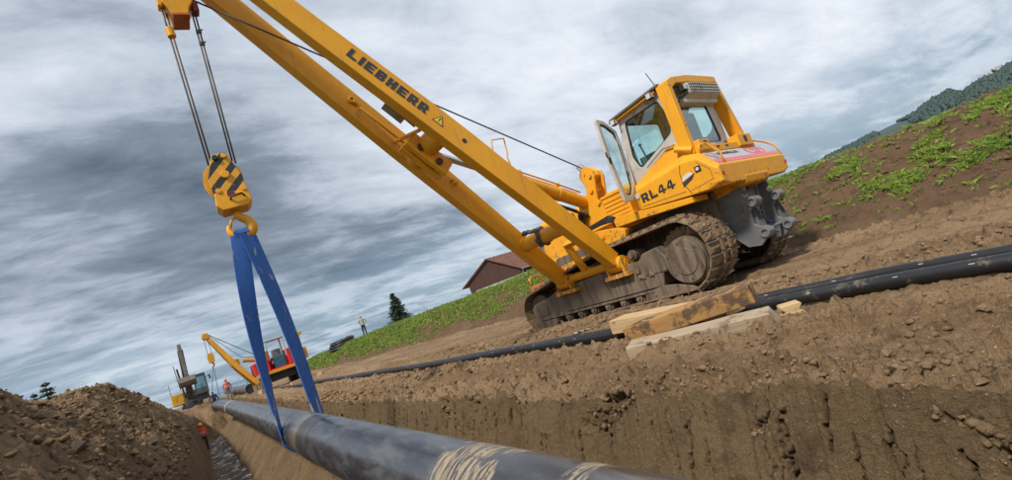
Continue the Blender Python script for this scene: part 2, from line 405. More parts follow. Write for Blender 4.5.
# ------------------------------------------------------------------ terrain height functions (metres; trench runs along +Y)
LIPX = 2.3
def rise(Y): return .0133*np.clip(Y-10, 0, 60)
def lipx(Y): return LIPX + .06*fbm(Y*.8, Y*0, 0, 3, .5, 31) + .05*fbm(Y*5, Y*0, 3, 4, .65, 32)
def strip_z(X, Y):
    z = .13*(1-sst(LIPX, 6.2, X)) - .021*np.clip(X-7, 0, 9) + rise(Y)
    D = np.hypot(X, Y)
    quiet = 1 - .75*sst(6.2, 7.0, X)*(1-sst(9.9, 10.6, X))*sst(3.5, 4.5, Y)*(1-sst(10, 11, Y))
    z = z + .05*fbm(X*.5, Y*.35, 0, 3, .5, 40)
    z = z + quiet*(.030*fbm(X*2.2, Y*.8, 1, 4, .55, 41) + .016*fbm(X*9, Y*7, 2, 4, .6, 42))
    # churned ridges along the strip, left by tracks
    for xc, w, a, s in ((2.60, .12, .06, 50), (3.38, .19, .085, 51), (4.05, .12, .04, 52), (5.75, .16, .06, 53), (6.45, .2, .05, 54), (10.6, .35, .07, 55), (10.0, .2, .04, 56)):
        xx = xc + .16*fbm(Y*.35, Y*0+xc, 0, 3, .5, s)
        k = np.exp(-((X-xx)/w)**2)
        z = z + a*k*(.35 + np.clip(fbm(X*5, Y*3.2, 0, 3, .6, s+1)+.35, 0, 1.4))
        z = z + quiet*k*chunks(X, Y, .13, .075, .2, s+2) + k*chunks(X, Y, .055, .034, .15, s+3)
    rz = np.clip(.13 + .62*np.exp(-((X-2.48)/.22)**2) + .55*np.exp(-((X-3.4)/.3)**2) + .5*np.exp(-((X-5.9)/.45)**2) + .6*sst(.1, .45, fbm(X*.9, Y*.4, 2, 3, .5, 67)), 0, 1.2)
    z = z + quiet*rz*(.085*np.abs(fbm(X*6.5, Y*4.5, 0, 4, .6, 43)) + .055*np.abs(fbm(X*17, Y*14, 1, 3, .6, 44)) + .022*np.abs(fbm(X*38, Y*34, 2, 2, .6, 45)) - .036)
    # cleat prints where the machine has driven, and soil squeezed up beside the tracks
    for xa, xb in ((7.05, 8.0), (9.35, 10.3)):
        z = z + sst(xa, xa+.05, X)*(1-sst(xb-.05, xb, X))*(1-sst(3.9, 4.5, Y))*(.020*sst(-.4, .4, np.sin(Y*2*math.pi/.205 + .6*fbm(X*2, Y*2, 0, 2, .5, 68)))*np.clip(.7+fbm(X*2.5, Y*2.5, 3, 3, .6, 69), .1, 1.2) - .02)
    z = z + (np.exp(-((X-6.93+.05*np.sin(Y))/.09)**2)+np.exp(-((X-8.12)/.09)**2))*np.clip(.05+.05*fbm(X*6, Y*4, 0, 3, .6, 46), 0, .1)*(1-sst(10.5, 11.5, Y))
    # grouser prints beside the lip
    pr = np.exp(-((X-2.98)/.24)**4)*sst(.2, .6, Y)*(1-sst(9, 14, Y))
    z = z + pr*.020*np.sign(np.sin((Y+.5*X)*2*math.pi/.19))*np.clip(fbm(X*1.5, Y*1.2, 4, 2, .5, 60)+.55, 0, 1)
    mk = sst(.0, .35, fbm(X*1.1, Y*.35, 6, 3, .5, 65)); z = z + mk*quiet*(chunks(X, Y, .17, .05, .6, 61) + chunks(X, Y, .07, .03, .4, 62)) + quiet*.006*fbm(X*26, Y*22, 0, 2, .6, 66)
    lip = np.exp(-((X-LIPX-.12)/.22)**2)
    z = z + lip*(chunks(X, Y, .17, .09, .35, 63) + chunks(X, Y, .07, .045, .25, 64))
    return z
def toe(Y): return 11.0 + .4*fbm(Y*.2, Y*0, 0, 2, .5, 70) - 2.0*sst(14, 36, Y) + 1.5*sst(50, 100, Y)
def bank_z(X, Y):
    t = X-toe(Y)
    top = 1.52 + .09*fbm(Y*.35, X*.1, 0, 3, .5, 71) + .14*sst(10, 18, Y) + .12*sst(26, 40, Y) - .35*sst(60, 100, Y)
    z = -.10 + rise(Y)*.8*(1-sst(0, 3, t)) + (top+.10)*sst(-.2, 3.3, t)**.85 - .02*np.clip(t-4.5, 0, 60)
    z = z + sst(-.2, .8, t)*(.07*np.abs(fbm(X*3, Y*3, 4, 4, .6, 172)) + .13*fbm(X*.9, Y*.9, 0, 4, .55, 72) + .045*fbm(X*5, Y*5, 0, 4, .6, 73) + chunks(X, Y, .30, .10, .45, 74) + chunks(X, Y, .13, .05, .4, 75))
    return z
def heap_z(X, Y):
    # left trench wall, narrow berm and heap; X negative
    crest = 2.12 + .30*fbm(Y*.30, Y*0, 0, 3, .55, 80) + .34*np.exp(-((Y-25)/6)**2) - .25*np.exp(-((Y-15)/3)**2)
    crest = crest*(1-sst(34, 47, Y)) + .5*sst(36, 47, Y)
    xl = -.62 + .1*fbm(Y*.6, Y*0, 0, 2, .5, 81)
    xcr = -2.5 + .25*fbm(Y*.25, Y*0, 4, 2, .5, 82)
    wall = -1.78 + (1.78)*sst(-.14, xl, X)**.9
    u = np.clip((X-xl)/(xcr-xl), 0, 1.0)
    up_ = crest*(u**.92)
    back = np.clip(xcr-X, 0, 20)
    z = np.where(X > xl, wall, up_ - .0*back) - np.where(X < xcr, crest*sst(.5, 4.6, back)*.98, 0) + rise(Y)*.9
    k = sst(-.3, -1.1, X)
    z = z + k*(.15*fbm(X*1.1, Y*1.1, 0, 4, .55, 83) + .055*fbm(X*4.5, Y*4.5, 0, 4, .6, 84) + .12*np.abs(fbm(X*2.6, Y*2.2, 5, 4, .6, 183)) + .05*np.abs(fbm(X*9, Y*8, 5, 3, .6, 184)))
    z = z + k*(chunks(X, Y, .60, .22, .62, 85) + chunks(X, Y, .27, .13, .4, 86) + chunks(X, Y, .12, .07, .3, 87) + chunks(X, Y, .055, .03, .2, 88))
    z = z + (1-k)*(.03*fbm(X*6, Y*3, 0, 3, .6, 89))
    return z

# ------------------------------------------------------------------ terrain patches
xs = np.concatenate([np.arange(LIPX, 4.2, .0135), np.arange(4.2, 7.2, .027), np.arange(7.2, 11.61, .045)])
ys = ysteps(-1.2, 75, .0125, .0044)
Xg, Yg = np.meshgrid(xs, ys)
off = (lipx(Yg)-LIPX)*np.exp(-(Xg-LIPX)/.5)
Zg = strip_z(Xg, Yg)
work_ground = grid('work_strip', Xg+off, Yg, Zg, SOIL)

# right trench wall, parametrised down the face; v=0 at the lip
vs_ = np.concatenate([np.arange(0, .62, .0085), np.arange(.62, 2.6, .04)])
ys = ysteps(-.6, 50, .0045, .0025, dist=1.2)
Vg, Yg = np.meshgrid(vs_, ys)
zl = strip_z(np.full(Yg.shape, LIPX), Yg)
def wallprof(v):
    # distance into the trench and depth below lip
    d = np.where(v < .75, v*.955, .716+(v-.75)*.72)
    x = np.where(v < .75, v*.29, .2175+(v-.75)*.69)
    return x, d
dx, dd = wallprof(Vg)
f0 = sst(0, .03, Vg)
broke = .35*np.exp(-((Yg-1.05)/.42)**2) + .22*np.exp(-((Yg-2.75)/.3)**2) + .15*np.exp(-((Yg-4.6)/.6)**2)     # places where the face has crumbled away
cav = np.clip(fbm(Yg*3.1, Vg*4.2, 0, 5, .62, 90)-.27+broke, 0, 1)*sst(.0, .04, Vg)*(1-sst(.10, .30+.25*np.clip(broke*2, 0, 1), Vg + .12*fbm(Yg*2.3, Yg*0, 2, 3, .5, 91)))
rough_ = .010*fbm(Yg*3, Vg*3, 1, 4, .5, 92) + .0025*fbm(Yg*24, Vg*14, 2, 3, .6, 93) + .016*np.abs(fbm(Yg*9, Vg*9, 3, 3, .6, 192))*(1-sst(.03, .16, Vg+.05*fbm(Yg*3, Yg*0, 1, 2, .5, 193)))
rough_ = rough_ + sst(.45, .8, Vg)*(.045*np.abs(fbm(Yg*5, Vg*1.4, 6, 4, .6, 194)) + .02*fbm(Yg*13, Vg*5, 6, 3, .6, 195))
crumb = (chunks(Yg, Vg, .10, .085, .15, 94) + chunks(Yg, Vg, .045, .045, .15, 95))*np.clip(cav*5, 0, 1)
crack = np.zeros_like(Yg)
for q, (cell, a, wdt) in enumerate(((.155, .095, .0050), (.33, .12, .0076), (.085, .050, .0034))):
    yw = Yg + .040*fbm(Vg*5, Yg*.9, q, 3, .6, 96+q) + .016*vn(Vg*30, Yg*3, 0, 99+q) + .006*vn(Vg*90, Yg*5, 0, 104+q) + .12*Vg*vn(Yg*.7, Yg*0, q, 97)
    ci = np.floor(yw/cell); z0 = np.zeros_like(ci)
    cen = (ci+.2+.6*_h(ci, z0, z0, 120+q))*cell
    top_ = .0+.26*_h(ci, z0, z0, 130+q); bot_ = top_+.10+.55*_h(ci, z0, z0, 140+q)
    on = (_h(ci, z0, z0, 150+q) > (.35, .25, .72)[q])
    w = wdt*(.55+.9*np.clip(.5+.9*vn(Vg*4, ci, q, 160), 0, 1))*sst(0, .05, Vg-top_)*sst(0, .12, bot_-Vg)*np.clip(Yg/2.2, 1, 3)
    w = np.maximum(w, 1e-4)
    crack = np.maximum(crack, on*a*np.exp(-np.abs((yw-cen)/w)**3)*(w > .0008))
nrm = f0*(rough_ + crumb - .16*np.sqrt(cav)*np.clip(cav*4, 0, 1) - crack)
Xw = lipx(Yg) - dx - nrm*.96
Zw = zl - dd + .29*nrm
WYg = Yg.copy()
wall_o = grid('trench_wall', Xw, Yg, Zw, SOILW)

xs = np.arange(-.35, 1.25, .03); ys = ysteps(1.5, 50, .03, .006)
Xg, Yg = np.meshgrid(xs, ys)
Zg = -1.80 + rise(Yg)*.5 + .05*fbm(Xg*2, Yg*1.2, 0, 4, .6, 101) + clods(Xg, Yg, .22, .07, .5, 102)
grid('trench_floor', Xg, Yg, Zg, FLOORM)

xs = np.concatenate([-np.arange(.10, 3.4, .024), -np.arange(3.4, 9, .12)]); ys = ysteps(1.5, 49, .026, .0050)
Xg, Yg = np.meshgrid(xs, ys)
heap_o = grid('spoil_heap', Xg[:, ::-1], Yg[:, ::-1], heap_z(Xg, Yg)[:, ::-1], SOILH)

xs = np.concatenate([np.arange(8.4, 15.6, .058), np.arange(15.6, 20, .3), np.arange(20, 75, 2.5)]); ys = ysteps(-2, 130, .05, .0075, dist=8)
Xg, Yg = np.meshgrid(xs, ys)
bank_o = grid('embankment', Xg, Yg, bank_z(Xg, Yg), SOILE)

# soil at the far end of the trench, where the excavator stands
xs = np.arange(-9, 3.2, .1); ys = np.arange(39, 75, .12); Xg, Yg = np.meshgrid(xs, ys)
Zg = .55*np.exp(-((Yg-47.3)/1.3)**2)*np.exp(-((Xg+.6)/2.2)**2) - 2.1 + (rise(Yg)+2.12)*sst(40.5, 46.5, Yg + 1.1*fbm(Xg*.7, Yg*.2, 0, 3, .5, 105)) + .12*fbm(Xg*1.1, Yg*1.1, 0, 4, .55, 106) + clods(Xg, Yg, .6, .2, .6, 107)
grid('trench_head_soil', Xg, Yg, Zg, SOILH)

# far ground sheet to the horizon, sinking below the work area
rad = np.concatenate([[0], np.geomspace(60, 9000, 40)]); ang = np.linspace(0, 2*math.pi, 97)
Rg, Ag = np.meshgrid(rad, ang)
grid('ground', Rg*np.cos(Ag), Rg*np.sin(Ag), np.full(Rg.shape, -2.2) + 2.4*sst(70, 400, Rg), FIELD)

# forested hill on the right horizon
azs = np.radians(np.linspace(48, 100, 330)); ds = np.linspace(560, 1000, 46)
Ag, Dg = np.meshgrid(azs, ds)
adeg = np.degrees(Ag)
elev = .12 + np.interp(adeg, [48, 58, 64.5, 66.4, 68.2, 71.7, 76.1, 77.6, 78.6, 79.3, 80.9, 82.6, 86, 100],
                 [.1, 1.3, 2.0, 2.2, 2.3, 2.72, 3.25, 3.75, 3.95, 3.35, 3.75, 4.0, 4.6, 5.0])
ridge = np.tan(np.radians(elev))*800
hgt = ridge*np.exp(-(np.clip(800-Dg, 0, 999)/130.)**2*.9)*np.where(Dg > 800, np.exp(-((Dg-800)/150.)**2), 1)
hx, hy = Dg*np.sin(Ag), Dg*np.cos(Ag)
hz = hgt + 4.0*fbm(hx*.02, hy*.02, 0, 3, .5, 110) - 2
grid('hill', hx, hy, hz, FOREST)
# ------------------------------------------------------------------ joined small stuff
def joined(name, verts, faces, mat, parent=None, smooth=False):
    """verts (n,3), faces (m,3) as one mesh"""
    me = bpy.data.meshes.new(name); me.vertices.add(len(verts)); me.vertices.foreach_set('co', verts.ravel().astype(np.float32))
    k = faces.shape[1]
    me.loops.add(faces.size); me.loops.foreach_set('vertex_index', faces.ravel().astype(np.int32))
    me.polygons.add(len(faces)); me.polygons.foreach_set('loop_start', np.arange(0, faces.size, k, dtype=np.int32))
    me.polygons.foreach_set('loop_total', np.full(len(faces), k, np.int32)); me.update(calc_edges=True)
    if smooth: me.polygons.foreach_set('use_smooth', np.ones(len(faces), bool))
    me.materials.append(mat)
    o = bpy.data.objects.new(name, me); COL.objects.link(o)
    if parent is not None: o.parent = parent
    o['kind'] = 'stuff'
    return o
def lumps(centres, radii, sub=1, jit=.28, squash=.75):
    b = bmesh.new(); bmesh.ops.create_icosphere(b, subdivisions=sub, radius=1); b.verts.index_update()
    bv = np.array([v.co[:] for v in b.verts]); bf = np.array([[v.index for v in f.verts] for f in b.faces]); b.free()
    n = len(centres); k = len(bv)
    s = 1+NP.uniform(-jit, jit, (n, k, 1))
    axs = NP.uniform(.7, 1.3, (n, 1, 3)); axs[:, :, 2] *= squash
    th = NP.uniform(0, 6.28, n); c, sn = np.cos(th), np.sin(th)
    p = bv[None]*s*axs*radii[:, None, None]
    q = p.copy(); q[..., 0] = p[..., 0]*c[:, None]-p[..., 1]*sn[:, None]; q[..., 1] = p[..., 0]*sn[:, None]+p[..., 1]*c[:, None]
    q += centres[:, None]
    f = bf[None] + (np.arange(n)*k)[:, None, None]
    return q.reshape(-1, 3), f.reshape(-1, 3)

# forest on the hill: one far mass of crowns
n = 17000
a = np.radians(NP.uniform(50, 99, n)); d = NP.uniform(640, 815, n)
el = .12+np.interp(np.degrees(a), [48, 58, 64.5, 66.4, 68.2, 71.7, 76.1, 77.6, 78.6, 79.3, 80.9, 82.6, 86, 100], [.1, 1.3, 2.0, 2.2, 2.3, 2.72, 3.25, 3.75, 3.95, 3.35, 3.75, 4.0, 4.6, 5.0])
h = np.tan(np.radians(el))*800*np.exp(-(np.clip(800-d, 0, 999)/130.)**2*.9)
gap = vn(d*.012, np.degrees(a)*.5, 0, 111) > -.45
c = np.stack([d*np.sin(a), d*np.cos(a), h-1.5], 1)[gap]
fv, ff = lumps(c, NP.uniform(1.0, 2.7, len(c)), 1, .4, 1.2)
tag(joined('forest', fv, ff, FOREST), 'dark green wooded slope on the far hill at the right', 'forest')
BLOSSOM = simple('pale_blossom', (.42,.40,.40), (.30,.28,.30), 1, .9)
for k, az in enumerate((81.15, 81.75)):
    a = R(az); D = 780; hh = math.tan(R(3.78+.12*k))*D
    t = empty('pale_tree', (D*math.sin(a), D*math.cos(a), hh-3))
    mb = MB(); mb.cyl((0,0,-6), (0,0,4), .8, 8, .4); mb.build('trunk', BARK, t)
    mb = MB()
    for q in range(14): mb.ico((rnd.uniform(-4,4), rnd.uniform(-4,4), rnd.uniform(1.5,8)), rnd.uniform(1.3,2.6), .3, 1, seed=q+k*20)
    mb.build('crown', BLOSSOM, t)
    tag(t, ['pale grey bare-looking tree on the hill ridge, left of the pair', 'pale grey bare-looking tree on the hill ridge, right of the pair'][k], 'tree', 'pale trees on the hill ridge')

# grass and weeds on the embankment
def blades(px, py, pz, h, w, per=3, lean=.5):
    n = len(px)
    P = np.repeat(np.stack([px, py, pz], 1), per, 0); H = np.repeat(h, per)*NP.uniform(.5, 1.1, n*per); Wd = np.repeat(w, per)
    P[:, :2] += NP.normal(0, 1, (n*per, 2))*np.repeat(h, per)[:, None]*.35
    th = NP.uniform(0, 6.28, n*per); dx = np.cos(th); dy = np.sin(th); ln = NP.normal(0, lean, (n*per, 2))
    A = P.copy(); A[:, 0] -= dx*Wd; A[:, 1] -= dy*Wd; A[:, 2] -= .02
    B = P.copy(); B[:, 0] += dx*Wd; B[:, 1] += dy*Wd; B[:, 2] -= .02
    M1 = P + np.stack([dx*Wd*.7+ln[:, 0]*H*.3, dy*Wd*.7+ln[:, 1]*H*.3, H*.6], 1)
    T = P + np.stack([ln[:, 0]*H*.9, ln[:, 1]*H*.9, H*(.95-.25*np.abs(ln[:, 0]))], 1)
    v = np.stack([A, B, M1, T], 1).reshape(-1, 3); i = np.arange(n*per)*4
    f = np.concatenate([np.stack([i, i+1, i+2], 1), np.stack([i, i+2, i+3], 1)])
    return v, f
def scatter_grass(n, y0, y1, dens):
    Y = y0*(y1/y0)**NP.random(n) if y0 > 0 else NP.uniform(y0, y1, n)
    t = NP.uniform(.25, 4.6, n); X = toe(Y)+t
    keep = NP.random(n) < dens(X, Y, t)
    X, Y = X[keep], Y[keep]; return X, Y, bank_z(X, Y)
def dens_left(X, Y, t):
    m_ = fbm(X*1.1, Y*.6, 0, 4, .68, 201)
    return np.clip(sst(-.22, .28, m_ + .20*sst(.6, 2.2, t) + .12*sst(22, 34, Y))*sst(.2, 1.2, t), 0, 1)
def dens_right(X, Y, t):
    m_ = fbm(X*1.15, Y*1.25, 3, 5, .68, 203)
    return np.clip(sst(.19, .40, m_ + .03)*sst(.5, 1.2, t)*.9 + .025, 0, 1)
gv, gf = [], []; nb = 0
X, Y, Z = scatter_grass(52000, 13, 110, dens_left)
s = np.clip(Y/30, .7, 2.2); v, f = blades(X, Y, Z, .14*s**.5*NP.uniform(.4, 1.5, len(X)), .009*s, 4); gv.append(v); gf.append(f+nb); nb += len(v)
X, Y, Z = scatter_grass(34000, -1.5, 14, dens_right)
v, f = blades(X, Y, Z, .075*NP.uniform(.3, 1.8, len(X)), np.full(len(X), .0036), 9, .8); gv.append(v); gf.append(f+nb); nb += len(v)
tag(joined('grass', np.concatenate(gv), np.concatenate(gf), GRASS), 'patchy fresh green grass growing on the brown embankment', 'grass')

# loose crumbs of soil (too many to count) and the larger clods one by one
def crumbs(n, xr, yr, zf, r0, r1, yk=1.6):
    X = NP.uniform(*xr, n); Y = yr[0] + (yr[1]-yr[0])*NP.random(n)**yk
    r = r0 + (r1-r0)*NP.random(n)**3
    r = r*np.clip(np.hypot(X, Y)/5, .6, 2)
    return np.stack([X, Y, zf(X, Y)+r*.25], 1), r
bands = [(2.58, .13), (2.40, .07), (3.38, .16), (4.05, .14), (5.75, .18), (6.3, .2)]
C, Rr = [], []
for xc, w in bands:
    X = NP.normal(xc, w*.8, 2000); X = np.clip(X, LIPX+.02, 9); Y = .1+14*NP.random(2000)**1.7
    r = .004+.030*NP.random(2000)**6; C.append(np.stack([X, Y, strip_z(X, Y)+r*.3], 1)); Rr.append(r*np.clip(np.hypot(X, Y)/6, .75, 2))
c, r = crumbs(2000, (2.4, 10.8), (0, 16), strip_z, .005, .02); C.append(c); Rr.append(r)
lv, lf = lumps(np.concatenate(C), np.concatenate(Rr), 1, .42, .65)
joined('loose_soil', lv, lf, CLODM, work_ground)
c, r = crumbs(7500, (-3.4, -.5), (2.6, 34), heap_z, .008, .05); lv, lf = lumps(c, r*.8, 1, .45, .75)
joined('loose_soil', lv, lf, CLODH, heap_o)
c, r = crumbs(3600, (11.4, 15.2), (-1, 30), bank_z, .006, .028); lv, lf = lumps(c, r, 1, .3, .8)
joined('loose_soil', lv, lf, SOILH, bank_o)

def clod_mesh(seed, mat):
    mb = MB(); q = random.Random(seed)     # angular lump: hull of a few random points
    b = bmesh.new()
    for k in range(11):
        d = Vector((q.gauss(0,1), q.gauss(0,1), q.gauss(0,1))).normalized(); b.verts.new((d.x*q.uniform(.8,1.1), d.y*q.uniform(.65,.95), d.z*q.uniform(.5,.8)))
    bmesh.ops.convex_hull(b, input=b.verts); b.verts.index_update(); mb.add([v.co[:] for v in b.verts], [[v.index for v in f.verts] for f in b.faces]); b.free()
    return mb.mesh('clod', mat)
CL = {k: [clod_mesh(s, mt) for s in range(8)] for k, mt in (('s', CLODM), ('h', CLODH), ('e', SOILE), ('r', ROCKM))}
CLQ = []
def clod(parent, kind, x, y, zf, r, name='clod'): CLQ.append((parent, kind, x, y, zf, r, name))
def place_clods():
    for zf in (strip_z, heap_z):
        q = [c for c in CLQ if c[4] is zf]; Z = zf(np.array([c[2] for c in q]), np.array([c[3] for c in q]))
        for (parent, kind, x, y, _, r, name), z in zip(q, Z):
            o = bpy.data.objects.new(name, rnd.choice(CL[kind])); COL.objects.link(o); o.parent = parent
            o.location = (x, y, z+r*.22); o.scale = (r*rnd.uniform(.8,1.3), r*rnd.uniform(.8,1.3), r*rnd.uniform(.7,1.1)); o.rotation_euler = (rnd.uniform(-.5,.5), rnd.uniform(-.5,.5), rnd.uniform(0,6.3))
for k in range(130):
    xc, w = rnd.choice(bands[:2]+bands[:3]+bands[:2]); w *= .7; y = .3+7*rnd.random()**1.5; x = max(LIPX+.05, rnd.gauss(xc, w))
    clod(work_ground, 's', x, y, strip_z, rnd.uniform(.016, .038)*max(1, y/4.5))
for k in range(150):
    y = 3.2+26*rnd.random()**1.5; x = rnd.uniform(-2.7, -.75)
    clod(heap_o, 'h', x, y, heap_z, rnd.uniform(.05, .13)*max(.8, y/12))
for x, y, r in ((-1.35, 8.4, .13), (-1.75, 11, .13), (-1.0, 14, .15), (-2.1, 17, .16), (-1.5, 20, .18)):
    clod(heap_o, 'r', x, y, heap_z, r, 'rock')
place_clods()

# wall crumbs: bits of clay left hanging where the face has broken away
WC = np.stack([Xw, WYg, Zw], -1)[(cav > .05) & (WYg < 9) & (NP.random(cav.shape) < .045)]
lv, lf = lumps(WC, .005+.022*NP.random(len(WC))**3, 1, .42, .8); joined('loose_soil', lv, lf, CLODM, wall_o)
# ------------------------------------------------------------------ lettering
def text_mesh(txt, size, bold=.0, depth=.004, shear=0., xs=1.):
    cu = bpy.data.curves.new('lettering', 'FONT'); cu.body = txt; cu.size = size; cu.offset = bold; cu.extrude = depth; cu.shear = shear
    cu.align_x = 'CENTER'; cu.align_y = 'CENTER'; cu.space_character = 1.0+bold*6/size
    ob = bpy.data.objects.new('lettering', cu); COL.objects.link(ob)
    bpy.context.view_layer.update()
    me = bpy.data.meshes.new_from_object(ob.evaluated_get(bpy.context.evaluated_depsgraph_get()))
    bpy.data.objects.remove(ob); return me
def block_letters(txt, H, W, gap, st):
    """heavy slab capitals from bars (x right, y up); returns list of polygons"""
    out = []; x = 0; r = lambda a, b, c, d: out.append([(x+a, b), (x+c, b), (x+c, d), (x+a, d)])
    for ch in txt:
        w = W
        if ch == 'I': w = st; r(0, 0, st, H)
        elif ch == 'L': r(0, 0, st, H); r(st, 0, W, H*.26)
        elif ch == 'E': r(0, 0, st, H); r(st, 0, W, H*.25); r(st, H*.385, W*.9, H*.615); r(st, H*.75, W, H)
        elif ch == 'H': r(0, 0, st, H); r(st, H*.37, W-st, H*.63); r(W-st, 0, W, H)
        elif ch == 'B':
            r(0, 0, st, H); r(st, 0, W*.9, H*.22); r(st, H*.39, W*.9, H*.61); r(st, H*.78, W*.88, H); r(W*.62, H*.22, W, H*.39); r(W*.60, H*.61, W*.97, H*.78)
        elif ch == 'R':
            r(0, 0, st, H); r(st, H*.34, W*.9, H*.56); r(st, H*.78, W*.9, H); r(W*.62, H*.56, W, H*.78)
            out.append([(x+W*.42, H*.34), (x+W*.66, 0), (x+W*1.08, 0), (x+W*.80, H*.34)])
        elif ch == '4':
            r(W*.52, 0, W*.52+st*.85, H); r(0, H*.22, W*.52, H*.42); r(W*.52+st*.85, H*.22, W*1.08, H*.42)
            out.append([(x, H*.42), (x+st*.75, H*.42), (x+W*.52, H*.86), (x+W*.52, H), (x+W*.40, H)])
        x += w+gap
    return out, x-gap
def letters_mesh(txt, H, W, gap, st, mat, frame):
    """frame(u, v) -> point on the surface; letters stand 3 mm proud"""
    mb = MB(); polys, L = block_letters(txt, H, W, gap, st)
    for p in polys:
        n = len(p); vs = [frame(a, b, 0.) for a, b in p] + [frame(a, b, .004) for a, b in p]
        fs = [tuple(range(n)), tuple(range(2*n-1, n-1, -1))] + [(i, n+i, n+(i+1) % n, (i+1) % n) for i in range(n)]
        mb.add(vs, fs)
    return mb, L

# ------------------------------------------------------------------ the big yellow pipelayer
PLB = Vector((7.06, 4.64, -.025)); yw = R(4.1); rl = R(1.2)
fy = Vector((-math.sin(yw), math.cos(yw), 0)); fx = Vector((math.cos(yw), math.sin(yw), 0)); fz = Vector((0, 0, 1))
fx, fz = fx*math.cos(rl)-fz*math.sin(rl), fz*math.cos(rl)+fx*math.sin(rl)
PLM = Matrix(((fx.x, fy.x, fz.x, PLB.x), (fx.y, fy.y, fz.y, PLB.y), (fx.z, fy.z, fz.z, PLB.z), (0, 0, 0, 1)))
PLI = PLM.inverted()
def LL(p): return PLI @ V(p)
pl = empty('pipelayer'); pl.matrix_world = PLM
tag(pl, 'large yellow crawler pipelayer with side boom leaning out over the trench', 'pipelayer')

# --- crawler tracks
def mudmat():
    mt, t, b, out = base('caked_track_mud'); co = objco(t); p = wpos(t)
    n1 = t.noise(p, 3, 5); n2 = t.noise(p, 26, 8, .7, .2)
    c = t.mix(t.fac(n1, .35, .65), (.260,.172,.098), (.185,.120,.068)); c = t.mix(t.fac(n2, .52, .68), c, (.075,.046,.026)); c = t.mix(t.math('MULTIPLY', t.fac(n2, .44, .32), .5), c, (.30,.21,.13))
    t.link(c, b.inputs['Base Color']); b.inputs['Roughness'].default_value = .85
    bump(t, b, t.math('ADD', n2, t.math('MULTIPLY', n1, .4)), .9, .03); return mt
TMUD = mudmat()
def framemat():
    mt, t, b, out = base('muddy_track_frame'); co = objco(t)
    st = t.noise(t.mapping(co, scale=(3, 5.5, .7)), 1.6, 7, .65, .3); n2 = t.noise(co, 14, 7, .65)
    c = t.mix(t.fac(st, .36, .62), (.080,.056,.038), (.185,.138,.095)); c = t.mix(t.math('MULTIPLY', t.fac(n2, .52, .7), .7), c, (.12,.078,.045))
    c = t.mix(t.math('MULTIPLY', t.fac(st, .64, .72), .5), c, (.27,.225,.175))
    t.link(c, b.inputs['Base Color']); b.inputs['Roughness'].default_value = .62; bump(t, b, n2, .5, .015); return mt
FRM = framemat()
# path of the track in the side plane: hull of sprocket, carrier point and idler
def track_path():
    pts = []
    c1 = (.76, .74); r1 = .56; c2 = (4.83, .50); r2 = .42
    for a in np.linspace(-96, -266, 26): pts.append((c1[0]+r1*math.cos(R(a)), c1[1]+r1*math.sin(R(a))*1.06))     # bottom -> rear -> top
    pts.append((2.45, 1.285))
    for a in np.linspace(80, -90, 22): pts.append((c2[0]+r2*math.cos(R(a)), c2[1]+r2*math.sin(R(a))))
    return pts
TP = track_path()
def resample(pts, step):
    P = [V((0, a, b)) for a, b in pts] + [V((0, *pts[0]))]; L = [0]
    for i in range(1, len(P)): L.append(L[-1]+(P[i]-P[i-1]).length)
    n = round(L[-1]/step); out = []
    for k in range(n):
        s = L[-1]*k/n; i = max(j for j in range(len(L)-1) if L[j] <= s); t = (s-L[i])/(L[i+1]-L[i]); p = P[i].lerp(P[i+1], t)
        i0 = (s-.09) % L[-1]; i1 = (s+.09) % L[-1]
        def at(u): j = max(q for q in range(len(L)-1) if L[q] <= u); return P[j].lerp(P[j+1], (u-L[j])/(L[j+1]-L[j]))
        out.append((p, (at(i1)-at(i0)).normalized()))
    return out
ST = resample(TP, .205)
def shoe_mesh(seed):
    q = random.Random(seed); mb = MB(); W = .90; mb.cur = 0
    # mud-caked plate (uneven), local: x across, y along the chain, z outwards
    nx, ny = 13, 6; vs = []
    for j in range(ny):
        for i in range(nx):
            e = .0 if (i in (0, nx-1) or j in (0, ny-1)) else 1
            vs.append((W*i/(nx-1)+ (q.uniform(-.012,.012) if e else 0), -.10+.2*j/(ny-1), .026 + e*q.uniform(.012, .056)*(1-.5*abs(j-2.5)/2.5)))
    fs = [(j*nx+i, j*nx+i+1, (j+1)*nx+i+1, (j+1)*nx+i) for j in range(ny-1) for i in range(nx-1)]
    mb.add(vs, fs)
    mb.box((0, -.10, -.004), (W, .10, .027))
    mb.cur = 1; g = []
    k = 9                                     # grouser bar with a worn, wavy edge
    for i in range(k+1):
        x = W*i/k; h = .074+q.uniform(-.010,.006)
        g += [(x, .062, .02), (x, .096, .02), (x, .090, h), (x, .072, h)]
    fs = [(0,1,2,3), tuple(4*k+i for i in (3,2,1,0))]
    for i in range(k):
        for j in range(4): fs.append((4*i+j, 4*i+4+j, 4*i+4+(j+1) % 4, 4*i+(j+1) % 4))
    mb.add(g, fs)
    for x in (.14, .58):
        for y in (-.05, .02): pass
    return mb.mesh('track_shoe', [TMUD, BRIGHT])
SHOES = [shoe_mesh(s) for s in range(6)]
def side_prism(mb, poly, x0, x1): mb.prism(poly, 0, x0, x1)
